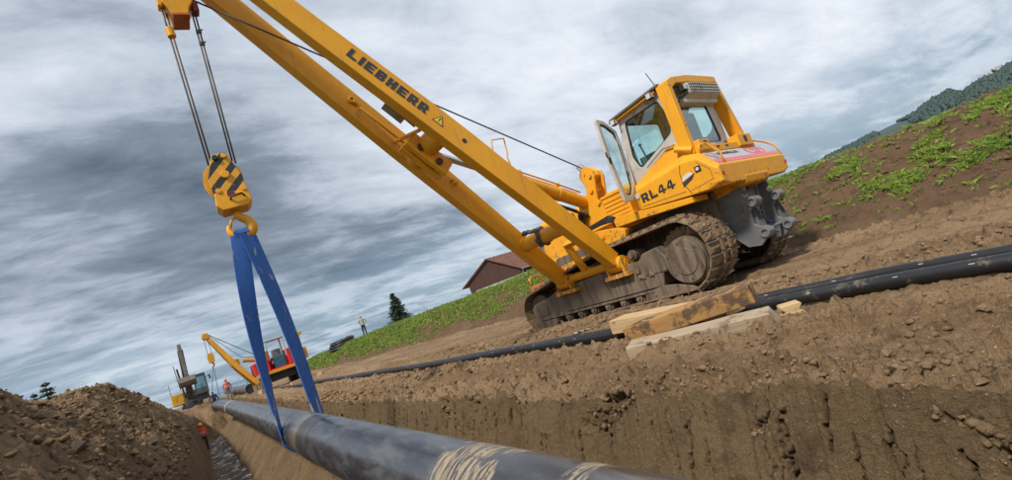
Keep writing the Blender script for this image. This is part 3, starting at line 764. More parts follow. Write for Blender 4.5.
for side, x0 in ((0, 0.), (1, 2.30)):
    mb = MB()                                  # chain: links just inside the shoes
    for p, d in ST:
        nrm_ = V((0, d.z, -d.y)); c0 = p - nrm_*.055
        for xx in (.33, .57): mb.beam(V((x0+xx, c0.y-d.y*.085, c0.z-d.z*.085)), V((x0+xx, c0.y+d.y*.085, c0.z+d.z*.085)), .05, .095, nrm_)
        mb.cyl((x0+.29, c0.y+d.y*.1, c0.z+d.z*.1), (x0+.61, c0.y+d.y*.1, c0.z+d.z*.1), .024, 8)
    ch = mb.build('crawler_chain', TMUD, pl)
    for k, (p, d) in enumerate(ST):
        nrm_ = V((0, d.z, -d.y))
        if nrm_.dot(V((0, p.y-2.6, (p.z-.6)*3))) < 0: nrm_ = -nrm_
        o = bpy.data.objects.new('track_shoe', SHOES[(k*5+side*2) % 6]); COL.objects.link(o); o.parent = ch
        X = V((1,0,0)); Z = nrm_; Yv = Z.cross(X)
        o.matrix_local = Matrix(((X.x, Yv.x, Z.x, x0), (X.y, Yv.y, Z.y, p.y), (X.z, Yv.z, Z.z, p.z), (0,0,0,1)))
    mx = (lambda a: x0+a) if side == 0 else (lambda a: x0+.90-a)
    mb = MB()
    side_prism(mb, [(1.28,.32),(1.18,.62),(1.42,.86),(2.2,.90),(3.95,.84),(4.42,.72),(4.72,.56),(4.78,.30)], mx(.085), mx(.62))
    fr = mb.build('track_frame', FRM, pl, bevel=.018)
    mb = MB(); mb.box((min(mx(.05), mx(.12)), 3.85, .27), (max(mx(.05), mx(.12)), 4.85, .34)); mb.box((min(mx(.04), mx(.12)), 1.5, .255), (max(mx(.04), mx(.12)), 4.8, .30))
    mb.build('roller_guard', FRM, fr, bevel=.008)
    # bottom rollers
    for k in range(8):
        y = 1.5+k*.405; mb = MB(); mb.cyl((mx(.10), y, .20), (mx(.60), y, .20), .105, 16); mb.cyl((mx(.06), y, .20), (mx(.10), y, .20), .075, 14); mb.cyl((mx(.035), y, .20), (mx(.06), y, .20), .03, 8)
        mb.build('bottom_roller', FRM, pl, bevel=.006)
    mb = MB(); mb.cyl((mx(.14), 1.78, 1.02), (mx(.56), 1.78, 1.02), .10, 16); mb.cyl((mx(.10), 1.78, 1.02), (mx(.14), 1.78, 1.02), .06, 12); mb.box((min(mx(.3), mx(.4)), 1.73, .8), (max(mx(.3), mx(.4)), 1.83, 1.0))
    mb.build('carrier_roller', FRM, pl, bevel=.006)
    # idler and its yoke
    mb = MB(); mb.cyl((mx(.20), 4.83, .50), (mx(.52), 4.83, .50), .355, 30); mb.cyl((mx(.13), 4.83, .50), (mx(.20), 4.83, .50), .17, 20)
    mb.build('idler_wheel', FRM, pl, bevel=.01)
    mb = MB(); side_prism(mb, [(4.5,.36),(4.5,.52),(4.7,.62),(4.92,.60),(4.98,.42),(4.9,.33)], mx(.05), mx(.14)); mb.box((min(mx(.03), mx(.06)), 4.62, .40), (max(mx(.03), mx(.06)), 4.72, .52))
    mb.build('idler_yoke', FRM, fr, bevel=.012)
    mb = MB(); side_prism(mb, [(4.35,.07),(4.25,.16),(4.28,.24),(4.95,.24),(5.0,.15),(4.88,.07)], mx(.04), mx(.1)); mb.build('idler_guard', FRM, fr, bevel=.015)
    # final drive cover, bolts, rock guard
    mb = MB(); n = 40
    for xa, xb, ra, rb in ((.30, .085, .43, .405), (.085, .045, .385, .375), (.045, .03, .24, .235)): mb.cyl((mx(xa), .70, .63), (mx(xb), .70, .63), ra, n, rb)
    fd = mb.build('final_drive_cover', FRM, pl, bevel=.008)
    for k in range(6):
        a = R(60*k+25); mb = MB(); mb.cyl((mx(.06), .70+.32*math.cos(a), .63+.32*math.sin(a)), (mx(.034), .70+.32*math.cos(a), .63+.32*math.sin(a)), .017, 8)
        mb.build('cover_bolt', CHAIN, fd)
    # sprocket behind, teeth to the chain
    mb = MB(); prof = []
    for k in range(46):
        a = 2*math.pi*k/46; r = .50 if k % 2 else .455; prof.append((.76+r*math.cos(a), .74+r*math.sin(a)))
    side_prism(mb, prof, mx(.31), mx(.41)); mb.build('sprocket', TMUD, pl)
    mb = MB(); side_prism(mb, [(.72,.20),(.62,.12),(1.05,.10),(1.75,.14),(1.72,.27),(1.30,.33),(1.02,.29)], mx(.05), mx(.10)); mb.build('rock_guard', FRM, pl, bevel=.01)
    # tensioner housing with mud lumps
    mb = MB(); side_prism(mb, [(1.12,.55),(1.02,.78),(1.18,1.02),(1.52,.98),(1.72,.80),(1.62,.56)], mx(.07), mx(.4)); mb.build('drive_housing', FRM, fr, bevel=.03)
    for k in range(9):
        mb = MB(); mb.ico((mx(.07), rnd.uniform(1.4, 1.75), rnd.uniform(.50,.72)), rnd.uniform(.03,.075), .3, 1, (.5,1,1), k+side*30); mb.build('mud_lump', TMUD, fr)

# --- chassis between the tracks
mb = MB(); mb.prism([(.55,.55),(.35,1.1),(.30,1.62),(4.6,1.55),(4.95,1.2),(4.9,.62)], 0, .95, 2.25); mb.build('chassis', FRM, pl, bevel=.02)
mb = MB(); mb.box((.55, 2.95, .62), (2.65, 3.25, .92)); mb.build('cross_beam', FRM, pl, bevel=.02)

# --- rear body with sloping deck, lofted along y and symmetric about x = 1.6
def sec(y, xa, zb, xs_, zs, xt, zt, xb=None):
    xb = xa if xb is None else xb
    h = [(xb, zb), (xa, zb+.07), (xa, zs), (xt, zt)]
    return [(x, y, z) for x, z in h] + [(3.2-x, y, z) for x, z in reversed(h)]
mb = MB()
mb.loft([sec(1.40, .36, 1.78, 0, 2.08, .52, 2.19), sec(1.30, .30, 1.74, 0, 2.13, .50, 2.24), sec(.26, .30, 1.64, 0, 2.22, .44, 2.36), sec(-.02, .30, 1.62, 0, 2.18, .42, 2.27),
         sec(-.25, .30, 1.60, 0, 1.93, .40, 2.0, .40), sec(-.31, .31, 1.60, 0, 1.91, .36, 1.945, .62)])
body = mb.build('rear_body', YEL, pl, bevel=.02, seg=3)
mb = MB(); mb.prism([(-.325,1.70),(-.3,1.545),(.4,1.46),(.4,1.7)], 0, 1.05, 1.95); mb.build('rear_bulge', YEL, body, bevel=.03)
# seams on the side panel
def strip(mb, pts, x, w, t=.003):
    for (a, b) in zip(pts[:-1], pts[1:]): mb.beam((x, *a), (x, *b), .004, w, (0, -(b[1]-a[1]), b[0]-a[0]))
mb = MB(); strip(mb, [(.30,2.20),(.355,2.06),(.36,1.90),(.27,1.665)], .2995, .011); strip(mb, [(.36,1.74),(1.27,1.80)], .2995, .009)
strip(mb, [(.02,2.14),(-.17,1.93),(-.17,1.76),(.27,1.72)], .2995, .007); mb.build('panel_seam', DARK, body)
# lower sill, running forward to the front step
mb = MB(); mb.prism([(2.04,1.76),(2.02,1.63),(1.35,1.60),(.30,1.52),(.30,1.62),(1.30,1.735),(1.6,1.80),(1.95,1.83)], 0, .30, .80); mb.build('fender_sill', YEL, pl, bevel=.012)
mb = MB(); mb.box((.42, 1.38, 1.70), (.95, 1.95, 1.80)); mb.build('foot_step', YEL, pl, bevel=.01)
# round plate near the front of the panel
mb = MB(); mb.cyl((.305, 1.30, 2.02), (.285, 1.30, 2.02), .052, 20); mb.build('side_marker', BEIGE, body)
# RL44 lettering
fr_ = lambda u, v, t: (.2985-t, 1.24-u, 1.855+v+u*.035)
mb, L = letters_mesh('RL44', .165, .155, .035, .05, None, fr_); mb.build('lettering', DECAL, body)
# decal stripes, white half-disc, lamp
mb = MB()
for k in range(3): mb.prism([(.37-.0*k,1.90-k*.03),(.10+.03*k,1.975-k*.03),(.10+.03*k,1.957-k*.03),(.37,1.878-k*.03)], 0, .296, .2995)
mb.build('stripe_decal', DECAL, body)
mb = MB(); mb.prism([(.25+.11*math.cos(a), 1.945+.075*math.sin(a)-.22*.11*math.cos(a)) for a in np.linspace(0, math.pi, 11)], 0, .297, .2992); mb.build('white_decal', WHITEP, body)
mb = MB(); mb.box((.285, -.035, 1.965), (.3, .075, 2.065)); sl = mb.build('side_lamp', BLACK, body, bevel=.01)
mb = MB(); mb.cyl((.284, .02, 2.015), (.276, .02, 2.015), .03, 14); mb.build('lens', WHITEL, sl)
# rear lights
for x in (.39, 2.83):
    mb = MB(); mb.cyl((x, -.30, 1.80), (x, -.326, 1.80), .036, 16); mb.build('rear_light', REDL, body, bevel=.005)
mb = MB(); mb.box((.40, .05, 2.26), (.475, .17, 2.275)); mb.build('blue_sticker', simple('blue_sticker', (.03,.10,.35), None, 4, .4), body)
# printed panel on the sloping deck: grey field, red band, red emblem, dark lettering
def deckpt(x, s, t=.0):       # s 0..1 from the front edge to the rear edge of the slope
    y0, z0, y1, z1 = -.02, 2.272, -.285, 1.965
    n = V((0, -(z0-z1), y0-y1)).normalized(); n = V((0, -abs(z0-z1), abs(y0-y1))).normalized()
    p = V((x, y0+(y1-y0)*s, z0+(z1-z0)*s)) + n*t
    return tuple(p)
def deckpoly(name, pts, mat, t, par):
    mb = MB(); n = len(pts); vs = [deckpt(x, s, t) for x, s in pts]+[deckpt(x, s, t+.003) for x, s in pts]
    mb.add(vs, [tuple(range(n)), tuple(range(2*n-1, n-1, -1))]+[(i, n+i, n+(i+1) % n, (i+1) % n) for i in range(n)])
    return mb.build(name, mat, par)
SGREY = simple('sign_grey', (.44,.44,.45), (.39,.39,.40), 5, .4, dirt=(.3,.26,.2), dirtamt=.1); SRED = simple('sign_red', (.66,.14,.16), (.60,.12,.14), 6, .4)
sign = deckpoly('printed_panel', [(.50,.04),(2.72,.04),(2.80,.96),(.42,.96)], SGREY, .0, body)
deckpoly('red_band', [(.455,.68),(2.76,.68),(2.795,.95),(.43,.95)], SRED, .0035, sign)
em = [(2.24+.36*math.cos(a), .36+.34*math.sin(a)) for a in np.linspace(0, 2*math.pi, 30, endpoint=False)]; ei = [(2.24+.27*math.cos(a), .36+.25*math.sin(a)) for a in np.linspace(0, 2*math.pi, 30, endpoint=False)]
mb = MB()
for i in range(30):
    j = (i+1) % 30; q = [em[i], em[j], ei[j], ei[i]]; mb.add([deckpt(x, s, .0075) for x, s in q], [(0,1,2,3)])
mb.build('emblem_ring', SRED, sign)
for q, pts in enumerate(([(2.08,.22),(2.2,.15),(2.28,.3),(2.15,.42)], [(2.27,.2),(2.42,.26),(2.4,.44),(2.3,.38)], [(2.12,.48),(2.3,.45),(2.36,.56),(2.2,.6)])): deckpoly('emblem_figure', pts, SRED, .006, sign)
deckpoly('emblem_figure', [(.50,.2),(.56,.2),(.72,.62),(.62,.62)], SRED, .006, sign)
def decktext(txt, size, x, s, mat, bold, nm):
    me = text_mesh(txt, size, bold, .001); me.materials.clear(); me.materials.append(mat)
    o = deckpt(x, s, .008); ex = V((1,0,0)); ez = V((0, -.307, .265)).normalized(); ey = ez.cross(ex)
    ob = link(nm, me, sign); ob.matrix_local = Matrix(((ex.x, ey.x, ez.x, o[0]), (ex.y, ey.y, ez.y, o[1]), (ex.z, ey.z, ez.z, o[2]), (0,0,0,1)))
decktext('BOHRMÜLLER', .105, 1.22, .30, DECAL, .003, 'lettering'); 
# deck edge trim with dark sockets at the foot of the guard frame
mb = MB(); mb.box((.50, -.03, 2.27), (2.55, .10, 2.395)); mb.box((.52, -.06, 2.30), (.86, .14, 2.50)); mb.box((1.90, -.07, 2.30), (2.44, .14, 2.53)); mb.build('guard_foot', YEL, body, bevel=.012)
mb = MB(); mb.box((.66,-.064,2.40),(.76,-.058,2.47)); mb.box((2.12,-.074,2.37),(2.24,-.068,2.49)); mb.box((1.10,-.034,2.33),(1.19,-.028,2.365)); mb.box((1.42,-.034,2.33),(1.51,-.028,2.365)); mb.build('dark_socket', DARK, body)
# hand rails on the deck
for x, d in ((.52, 1), (2.72, 1)):
    mb = MB(); mb.tube([(x-.03*d, -.02, 2.25), (x-.03*d, -.05, 2.40), (x+.05*d, -.12, 2.40), (x+.12*d, -.27, 2.16), (x+.10*d, -.28, 1.97)] if x < 1 else
                       [(x-.36, .10, 2.42), (x-.20, .02, 2.42), (x+.12, -.10, 2.30), (x+.22, -.20, 2.18), (x+.15, -.28, 1.97)], .018, 10)
    mb.build('hand_rail', YEL, body, smooth=True)
mb = MB(); mb.beam((2.28,.1,2.33),(2.62,.12,2.42),.14,.09); mb.build('tow_bracket', YEL, body, bevel=.01)
mb = MB(); mb.cyl((2.32,.03,2.41),(2.52,.03,2.47),.05,14); mb.build('black_cap', BLACK, body)

# --- cab
cab_o = [(1.46,2.18),(1.42,2.75),(1.30,3.60),(.26,3.62),(.20,3.0),(.20,2.36)]
cab_i = [(1.19,2.50),(1.285,2.76),(1.185,3.46),(.40,3.48),(.30,3.06),(.37,2.83)]
def rounded(poly, r, n=3):
    out = []
    for i, p in enumerate(poly):
        a, b, c = V((*poly[i-1], 0)), V((*p, 0)), V((*poly[(i+1) % len(poly)], 0))
        d1 = (a-b).normalized(); d2 = (c-b).normalized()
        for k in range(n+1):
            t = k/n; p1 = b+d1*r*(1-t)**2*1 + d2*r*t**2
            out.append((p1.x, p1.y))
    return out
def subdiv(poly, n=3):
    out = []
    for i, p in enumerate(poly):
        q = poly[(i+1) % len(poly)]; pr = poly[i-1]
        for k in range(n+1):
            t = (k/n-.5)*.25
            if t < 0: out.append((p[0]+(pr[0]-p[0])*-t, p[1]+(pr[1]-p[1])*-t))
            else: out.append((p[0]+(q[0]-p[0])*t, p[1]+(q[1]-p[1])*t))
    return out
mb = MB()
ci = rounded(cab_i, .07); co_ = subdiv(cab_o)
for x0, x1 in ((.55, .62), (2.03, 2.10)): mb.ring(co_, ci, 0, x0, x1)
r_o = [(.62,2.36),(2.03,2.36),(2.03,3.60),(.62,3.60)]; r_i = [(.78,2.52),(1.88,2.52),(1.78,3.38),(.84,3.38)]
mb.ring(subdiv(r_o), rounded(r_i, .10), 1, .20, .26)
f_o = [(.62,2.2),(2.03,2.2),(2.03,3.60),(.62,3.60)]; f_i = [(.72,2.45),(1.93,2.45),(1.93,3.48),(.72,3.48)]
mb.ring(f_o, f_i, 1, 1.30, 1.36)
mb.box((.56, .22, 3.60), (2.09, 1.34, 3.64)); mb.box((.62, .26, 2.2), (2.03, 1.34, 2.25))
cab = mb.build('cab', BEIGE, pl, bevel=.008)
def inset(poly, c, k): 
    mx_ = sum(p[0] for p in poly)/len(poly); my_ = sum(p[1] for p in poly)/len(poly)
    return [(mx_+(p[0]-mx_)*k, my_+(p[1]-my_)*k) for p in poly]
def pane(name, poly, axis, t, mat, par, seal=True):
    mb = MB(); mb.prism(inset(poly, 0, .985), axis, t, t+.008); o = mb.build(name, mat, par)
    if seal:
        mb = MB(); mb.ring(inset(poly, 0, 1.025), inset(poly, 0, .955), axis, t-.012, t+.02); mb.build('rubber_seal', BLACK, par)
    return o
pane('window_pane', ci, 0, .57, GLASS, cab); pane('window_pane', ci, 0, 2.06, GLASS, cab); pane('window_pane', rounded(r_i, .10), 1, .222, GLASS, cab); pane('window_pane', rounded(f_i, .08), 1, 1.33, GLASS, cab)
# interior: seat, pillars, levers
mb = MB(); mb.box((1.0, .42, 2.25), (1.6, .98, 2.62)); mb.box((1.02, .36, 2.6), (1.58, .50, 3.22)); mb.cyl((1.3,.43,3.2),(1.3,.43,3.40),.12,12); seat = mb.build('driver_seat', DARK, cab, bevel=.05)
mb = MB(); mb.box((.70,.9,2.25),(.86,1.25,2.72)); mb.tube([(.78,1.15,2.7),(.76,1.18,2.95)],.016,8); mb.ico((.76,1.18,2.97),.035,.05,1); mb.box((1.75,.5,2.25),(1.95,1.2,2.75)); mb.box((1.0,1.22,2.3),(1.7,1.3,2.62)); mb.build('control_console', DARK, cab, bevel=.02)
mb = MB(); mb.box((1.0,.3,3.30),(1.16,.315,3.37)); mb.build('green_sticker', simple('green_sticker', (.02,.09,.05), None, 4, .5), cab)
mb = MB(); mb.tube([(.60,.20,2.60),(.60,.36,2.98),(.60,.44,3.30)],.012,6); mb.build('wiper', BLACK, cab)
# roof visor and work lamps on the left edge
mb = MB(); mb.prism([(1.44,3.55),(1.40,3.62),(.30,3.70),(.22,3.70),(.22,3.66),(1.30,3.58)], 0, .42, 2.2); mb.build('roof', simple('cab_roof_dark', (.10,.085,.06), (.14,.11,.07), 6, .6), cab, bevel=.008)
mb = MB(); mb.prism([(1.30,3.535),(1.30,3.575),(.34,3.645),(.34,3.60)], 0, .455, .555); mb.build('roof_gutter', YEL, cab, bevel=.006)
for y, z in ((1.33, 3.545), (.44, 3.60)):
    mb = MB(); mb.box((.40, y-.055, z-.075), (.50, y+.055, z+.045)); wl = mb.build('work_lamp', BLACK, cab, bevel=.012)
    mb = MB(); mb.box((.392, y-.042, z-.06), (.40, y+.042, z+.03)); mb.box((.412,y-.058,z-.058),(.49,y-.0555,z+.03)); mb.build('lens', WHITEL, wl)
mb = MB(); mb.tube([(.50,.30,3.70),(.42,.34,3.98)], .008, 6); mb.build('antenna', BLACK, cab)
# open door, swung out on the front pillar
ang = R(6)
door = empty('cab_door'); door.parent = pl; door.location = (.55, 1.40, 0); door.rotation_euler = (0, 0, ang)
d_o = [(-.60,3.62),(-.36,3.59),(-.03,3.38),(-.05,2.75),(-.14,2.20),(-.33,1.97),(-.60,1.97),(-.66,2.75)]
d_i = [(-.52,3.53),(-.37,3.51),(-.11,3.34),(-.12,2.72),(-.20,2.24),(-.34,2.07),(-.50,2.10),(-.56,2.80)]
mb = MB(); di = rounded(d_i, .05); mb.ring(subdiv(d_o), di, 1, -.02, .035)
COL.objects.unlink(door); bpy.data.objects.remove(door)
door = mb.build('cab_door', BEIGE, pl, bevel=.008); door.location = (.55, 1.42, 0); door.rotation_euler = (0, 0, ang)
pane('window_pane', di, 1, .0, GLASS, door)
mb = MB(); mb.box((-.66,-.045,2.72),(-.61,-.01,2.84)); mb.box((-.672,-.03,2.85),(-.655,.0,2.95)); mb.build('door_latch', BLACK, door, bevel=.006)
mb = MB(); mb.tube([(-.20,-.03,3.2),(-.26,-.06,3.15),(-.26,-.06,2.55),(-.18,-.03,2.48)],.014,8); mb.build('grab_rail', GREYT, door, smooth=True)
# cylindrical stay in front of the guard post
mb = MB(); mb.cyl((.40,.33,2.50),(.44,.06,2.37),.055,18); mb.build('guard_pin', YEL, body); 
mb = MB(); mb.tube([(.47,.36,2.60),(.485,.60,2.635),(.485,1.02,2.46)],.016,8); mb.build('stay_rod', GREYT, body)

# yellow shoulder panel closing the gap below the side window
for sx_, q in ((1, 0), (-1, 3.2)):
    sp_ = [(1.455,2.12,.40),(1.43,2.24,.50),(.50,2.63,.525),(.34,2.62,.525),(.22,2.46,.51),(.24,2.30,.43)]; cx2 = (lambda x: x) if q == 0 else (lambda x: 2.65-x)
    mb = MB(); n = len(sp_); mb.add([(cx2(x), y, z) for y, z, x in sp_]+[(cx2(x+.022), y, z) for y, z, x in sp_], [tuple(range(n)), tuple(range(2*n-1, n-1, -1))]+[(i, n+i, n+(i+1) % n, (i+1) % n) for i in range(n)]); mb.build('shoulder_panel', YEL, body, bevel=.006)
# --- roll-over guard
mb = MB(); up_y = (0, 1, 0)
mb.multibeam([((.50,.16,2.30),.24,.13),((.50,.165,3.60),.24,.13)], (1,0,0))
mb.prism([(.435,3.58),(.435,3.66),(.62,3.735),(1.15,3.80),(2.12,3.80),(2.22,3.78),(2.17,3.66),(1.15,3.66),(.72,3.62),(.565,3.54)], 1, .04, .285)
mb.multibeam([((2.145,.165,3.72),.24,.13),((2.40,.13,2.42),.24,.13)], (1,0,0))
rops = mb.build('roll_over_guard', YEL, pl, bevel=.014)
# air conditioning box with grille under the beam
mb = MB(); mb.prism([(.0,3.36),(-.13,3.43),(-.13,3.63),(.05,3.655),(.20,3.655),(.20,3.36)], 0, 1.02, 2.12); mb.prism([(1.02,3.30),(2.10,3.30),(2.16,3.38),(.98,3.38)], 1, -.02, .2)
ac = mb.build('air_conditioner', BEIGE, pl, bevel=.02); ac.location = (-.10, .09, -.04)
mb = MB(); mb.box((1.07,-.136,3.45),(2.08,-.1305,3.62)); gr = mb.build('grille_backing', DARK, ac)
mb = MB()
for k in range(4): mb.box((1.07,-.146,3.447+k*.056),(2.08,-.1365,3.460+k*.056))
for k in range(15): mb.box((1.065+k*.072,-.148,3.447),(1.081+k*.072,-.1465,3.628))
mb.build('grille_bars', BEIGE, ac)
mb = MB(); mb.prism([(-.12,3.44),(-.12,3.60),(.1,3.62),(.1,3.42)],0,1.012,1.0195); mb.build('grille_backing', DARK, ac)
mb = MB()
for k in range(5): mb.box((1.004,-.115+k*.045,3.44),(1.0115,-.10+k*.045,3.61))
for k in range(3): mb.box((1.002,-.12,3.47+k*.05),(1.0035,.1,3.482+k*.05))
mb.build('grille_bars', BEIGE, ac)
mb = MB(); mb.box((.80,-.02,3.46),(.90,.10,3.58)); wl = mb.build('work_lamp', BLACK, pl, bevel=.01); mb = MB(); mb.box((.81,-.03,3.475),(.89,-.021,3.565)); mb.build('lens', WHITEL, wl)

# --- grey rear hitch: two cheek plates with bosses, back plate, pins
cheek = [(.70,1.62),(-.16,1.58),(-.20,1.46),(-.13,1.40),(-.16,1.33),(-.27,1.31),(-.33,1.24),(-.30,1.16),(-.20,1.13),(-.13,1.05),(-.13,.86),(-.20,.79),(-.30,.76),(-.35,.67),(-.32,.585),(-.22,.55),(-.12,.47),(.10,.50),(.30,.75),(.55,.9)]
for x in (1.08, 2.02):
    mb = MB(); mb.prism(cheek, 0, x, x+.07); mb.prism([(p[0]+.02, p[1]) for p in cheek[3:16]], 0, x+.13, x+.19)
    ck = mb.build('hitch_cheek', STEEL, pl, bevel=.006)
    for y, z in ((-.24, 1.225), (-.255, .665)):
        mb = MB(); n = 20; o_ = [(y+.085*math.cos(2*math.pi*k/n), z+.085*math.sin(2*math.pi*k/n)) for k in range(n)]; i_ = [(y+.048*math.cos(2*math.pi*k/n), z+.048*math.sin(2*math.pi*k/n)) for k in range(n)]
        mb.ring(o_, i_, 0, x-.03, x+.22); mb.build('pin_boss', STEEL, ck, bevel=.006)
mb = MB(); mb.prism([(-.02,1.55),(.06,.62),(.14,.62),(.14,1.55)], 0, 1.27, 2.02); mb.build('hitch_plate', STEEL, pl, bevel=.008)
mb = MB(); mb.beam((1.40,-.03,1.50),(1.40,.03,.85),.03,.05,(0,-1,0)); mb.beam((1.88,-.03,1.50),(1.88,.03,.85),.03,.05,(0,-1,0)); mb.beam((1.4,.01,1.05),(1.88,.01,1.05),.03,.04,(0,-1,0)); mb.build('plate_ribs', STEEL, pl)
mb = MB(); mb.cyl((1.55,-.10,.72),(1.55,.05,.76),.05,12); mb.cyl((1.70,-.12,.74),(1.70,.05,.78),.035,12); mb.cyl((1.35,-.16,.70),(2.02,-.16,.72),.03,12); mb.tube([(1.6,-.12,.7),(1.66,-.2,.62),(1.75,-.17,.58)],.014,8); mb.build('drawbar_pin', STEEL, pl, bevel=.004)
mb = MB(); mb.cyl((1.72,-.14,.80),(1.72,-.02,.82),.022,10); mb.build('blue_coupling', simple('blue_cap', (.02,.05,.22), None, 4, .5), pl)
mb = MB(); mb.ico((1.55,-.10,1.50),.07,.25,1,(1.5,1,.6),3); mb.build('mud_lump', TMUD, pl); mb = MB(); mb.ico((1.70,-.10,1.48),.05,.25,1,(1.5,1,.6),4); mb.build('mud_lump', TMUD, pl)

# --- front half: engine hood, winch tower, exhaust
mb = MB(); mb.loft([[(1.0,1.5,1.25),(2.3,1.5,1.25),(2.3,1.5,2.40),(2.2,1.5,2.48),(1.1,1.5,2.48),(1.0,1.5,2.40)], [(.94,3.4,1.18),(2.36,3.4,1.18),(2.3,3.4,2.40),(2.2,3.4,2.48),(1.1,3.4,2.48),(1.0,3.4,2.40)],
                    [(.94,4.85,1.12),(2.36,4.85,1.12),(2.3,4.85,2.46),(2.2,4.85,2.56),(1.1,4.85,2.56),(1.0,4.85,2.46)], [(.98,4.97,1.15),(2.32,4.97,1.15),(2.28,4.97,2.26),(2.2,4.97,2.30),(1.1,4.97,2.30),(1.02,4.97,2.26)]])
hood = mb.build('engine_hood', YEL, pl, bevel=.02)
mb = MB(); mb.prism([(3.70,2.30),(3.58,2.30),(3.64,2.43)], 0, .985, .998); mb.build('warning_triangle', DECAL, hood)
mb = MB()
for k in range(6): mb.box((.985, 2.05, 1.95+k*.07), (1.0, 2.55, 1.99+k*.07))
mb.build('hood_louvre', YEL, hood)
mb = MB(); mb.box((.62,1.75,1.80),(1.0,2.42,2.30)); mb.prism([(1.75,2.30),(2.45,2.30),(2.40,2.36),(1.80,2.36)],0,.60,1.0); mb.build('tool_box', YEL, pl, bevel=.015)
mb = MB()
for k in range(5): mb.box((.605,1.80,1.86+k*.085),(.62,2.38,1.90+k*.085))
mb.build('box_ribs', YEL, pl, bevel=.006)
# winch tower: two plates and pins
tw = [(3.25,1.50),(2.45,1.55),(2.52,2.05),(2.62,2.40),(2.50,2.88),(2.53,3.00),(2.64,3.05),(2.74,2.98),(2.86,2.60),(3.16,2.50),(3.22,2.36)]
mb = MB(); mb.prism(tw, 0, .78, .83); mb.prism(tw, 0, 1.08, 1.13); tower = mb.build('winch_tower', YEL, pl, bevel=.01)
for y, z, r in ((2.60,2.92,.045),(3.02,2.40,.06),(2.62,2.30,.04),(2.70,2.62,.05)):
    mb = MB(); mb.cyl((.74,y,z),(1.17,y,z),r,16); mb.build('pin', YEL, tower, bevel=.005)
mb = MB(); mb.cyl((.86,2.76,2.98),(.90,2.76,2.98),.20,28,.155); mb.cyl((.90,2.76,2.98),(1.0,2.76,2.98),.155,28); mb.cyl((1.0,2.76,2.98),(1.04,2.76,2.98),.155,28,.20); mb.cyl((.845,2.76,2.98),(1.06,2.76,2.98),.07,16); mb.build('rope_sheave', YEL, tower, bevel=.004)
mb = MB(); mb.cyl((.845,2.76,2.98),(.835,2.76,2.98),.045,14); mb.build('sheave_bore', DARK, tower)
mb = MB(); mb.box((.70,2.42,1.45),(1.25,3.35,1.80)); mb.prism([(3.35,1.45),(2.2,1.30),(2.0,1.52),(2.3,1.66),(3.35,1.85)],0,.62,.78); mb.build('winch_base', YEL, pl, bevel=.02)
mb = MB(); mb.cyl((.605,2.72,1.60),(.62,2.72,1.60),.08,18); mb.cyl((.59,2.72,1.60),(.605,2.72,1.60),.05,14); mb.build('bolt_head', YEL, pl, bevel=.004)
mb = MB(); mb.cyl((1.42,3.25,2.5),(1.42,3.25,3.05),.095,20); mb.tube([(1.42,3.25,3.05),(1.42,3.25,3.28),(1.40,3.32,3.42)],[.085,.085,.082],20); mb.build('exhaust_pipe', GREYT, pl, smooth=True)
# hoses at the tower foot
mb = MB()
for k in range(6):
    o_ = .03*k; mb.tube([(.74-.01*k,3.10-o_,2.22),(.66,3.12+.02*k,2.02),(.60-.005*k,3.30-.02*k,1.86),(.58,3.05-.05*k,1.82+.015*k),(.58,2.6-.05*k,1.84+.02*k),(.62,2.2,1.80+.01*k)],.02,8)
mb.build('hydraulic_hoses', BLACK, pl, smooth=True)
mb = MB(); mb.tube([(.72,3.18,2.26),(.70,3.2,2.05),(.66,3.26,1.88)],[.05,.075,.085],12); mb.build('rubber_boot', BLACK, pl, smooth=True)
# counterweight on the far side
mb = MB(); mb.box((2.75,1.6,1.5),(3.15,3.6,2.35)); mb.build('counterweight', YEL, pl, bevel=.03)
# front bracket with a carrying loop, ahead of the idler
mb = MB(); mb.prism([(5.42,1.10),(5.40,.72),(5.75,.70),(5.80,1.12)],0,.85,1.35); fb = mb.build('front_bracket', ORANGE, pl, bevel=.02)
mb = MB(); mb.tube([(.90,5.75,1.10),(.90,5.77,1.32),(.98,5.77,1.36),(1.22,5.77,1.36),(1.30,5.77,1.32),(1.30,5.75,1.10)],.026,8); mb.build('loop_handle', YEL, fb, smooth=True)
mb = MB(); mb.box((.8,4.9,.80),(1.4,5.45,1.0)); mb.build('front_cross_member', YEL, pl, bevel=.02)

# --- side boom. s runs up the boom, t along the machine, n out of the boom plane
F0 = V((6.975, 7.455, .93)); HEADP = V((1.0, 7.55, 7.62)); AX = (V((6.92,8.21,.9))-V((7.03,6.7,.9))).normalized()
bs = HEADP-F0; bs = (bs - AX*bs.dot(AX)).normalized(); bn = AX.cross(bs).normalized()
if bn.z < 0: bn = -bn
BL = (HEADP-F0).length
def BP(s, t, n=0.): return LL(F0 + bs*s + AX*t + bn*n)
bnl = (PLI.to_3x3() @ bn); bsl = (PLI.to_3x3() @ bs); axl = (PLI.to_3x3() @ AX)
def leg(st): 
    mb = MB(); mb.multibeam([(BP(s, t, n), w, h) for s, t, n, w, h in st], bnl); return mb
rear_st = [(.10,-.66,0,.20,.30),(.9,-.64,.0,.22,.36),(3.7,-.50,.03,.22,.46),(4.6,-.45,.03,.22,.46),(6.6,-.35,.0,.21,.40),(8.7,-.25,.0,.20,.34)]
front_st = [(.10,.84,0,.20,.30),(.9,.83,.0,.22,.36),(3.7,.72,.03,.22,.46),(4.6,.68,.03,.22,.46),(6.6,.55,.0,.21,.40),(8.7,.44,.0,.20,.34)]
boom = leg(rear_st).build('boom_leg', YELB, pl, bevel=.014)
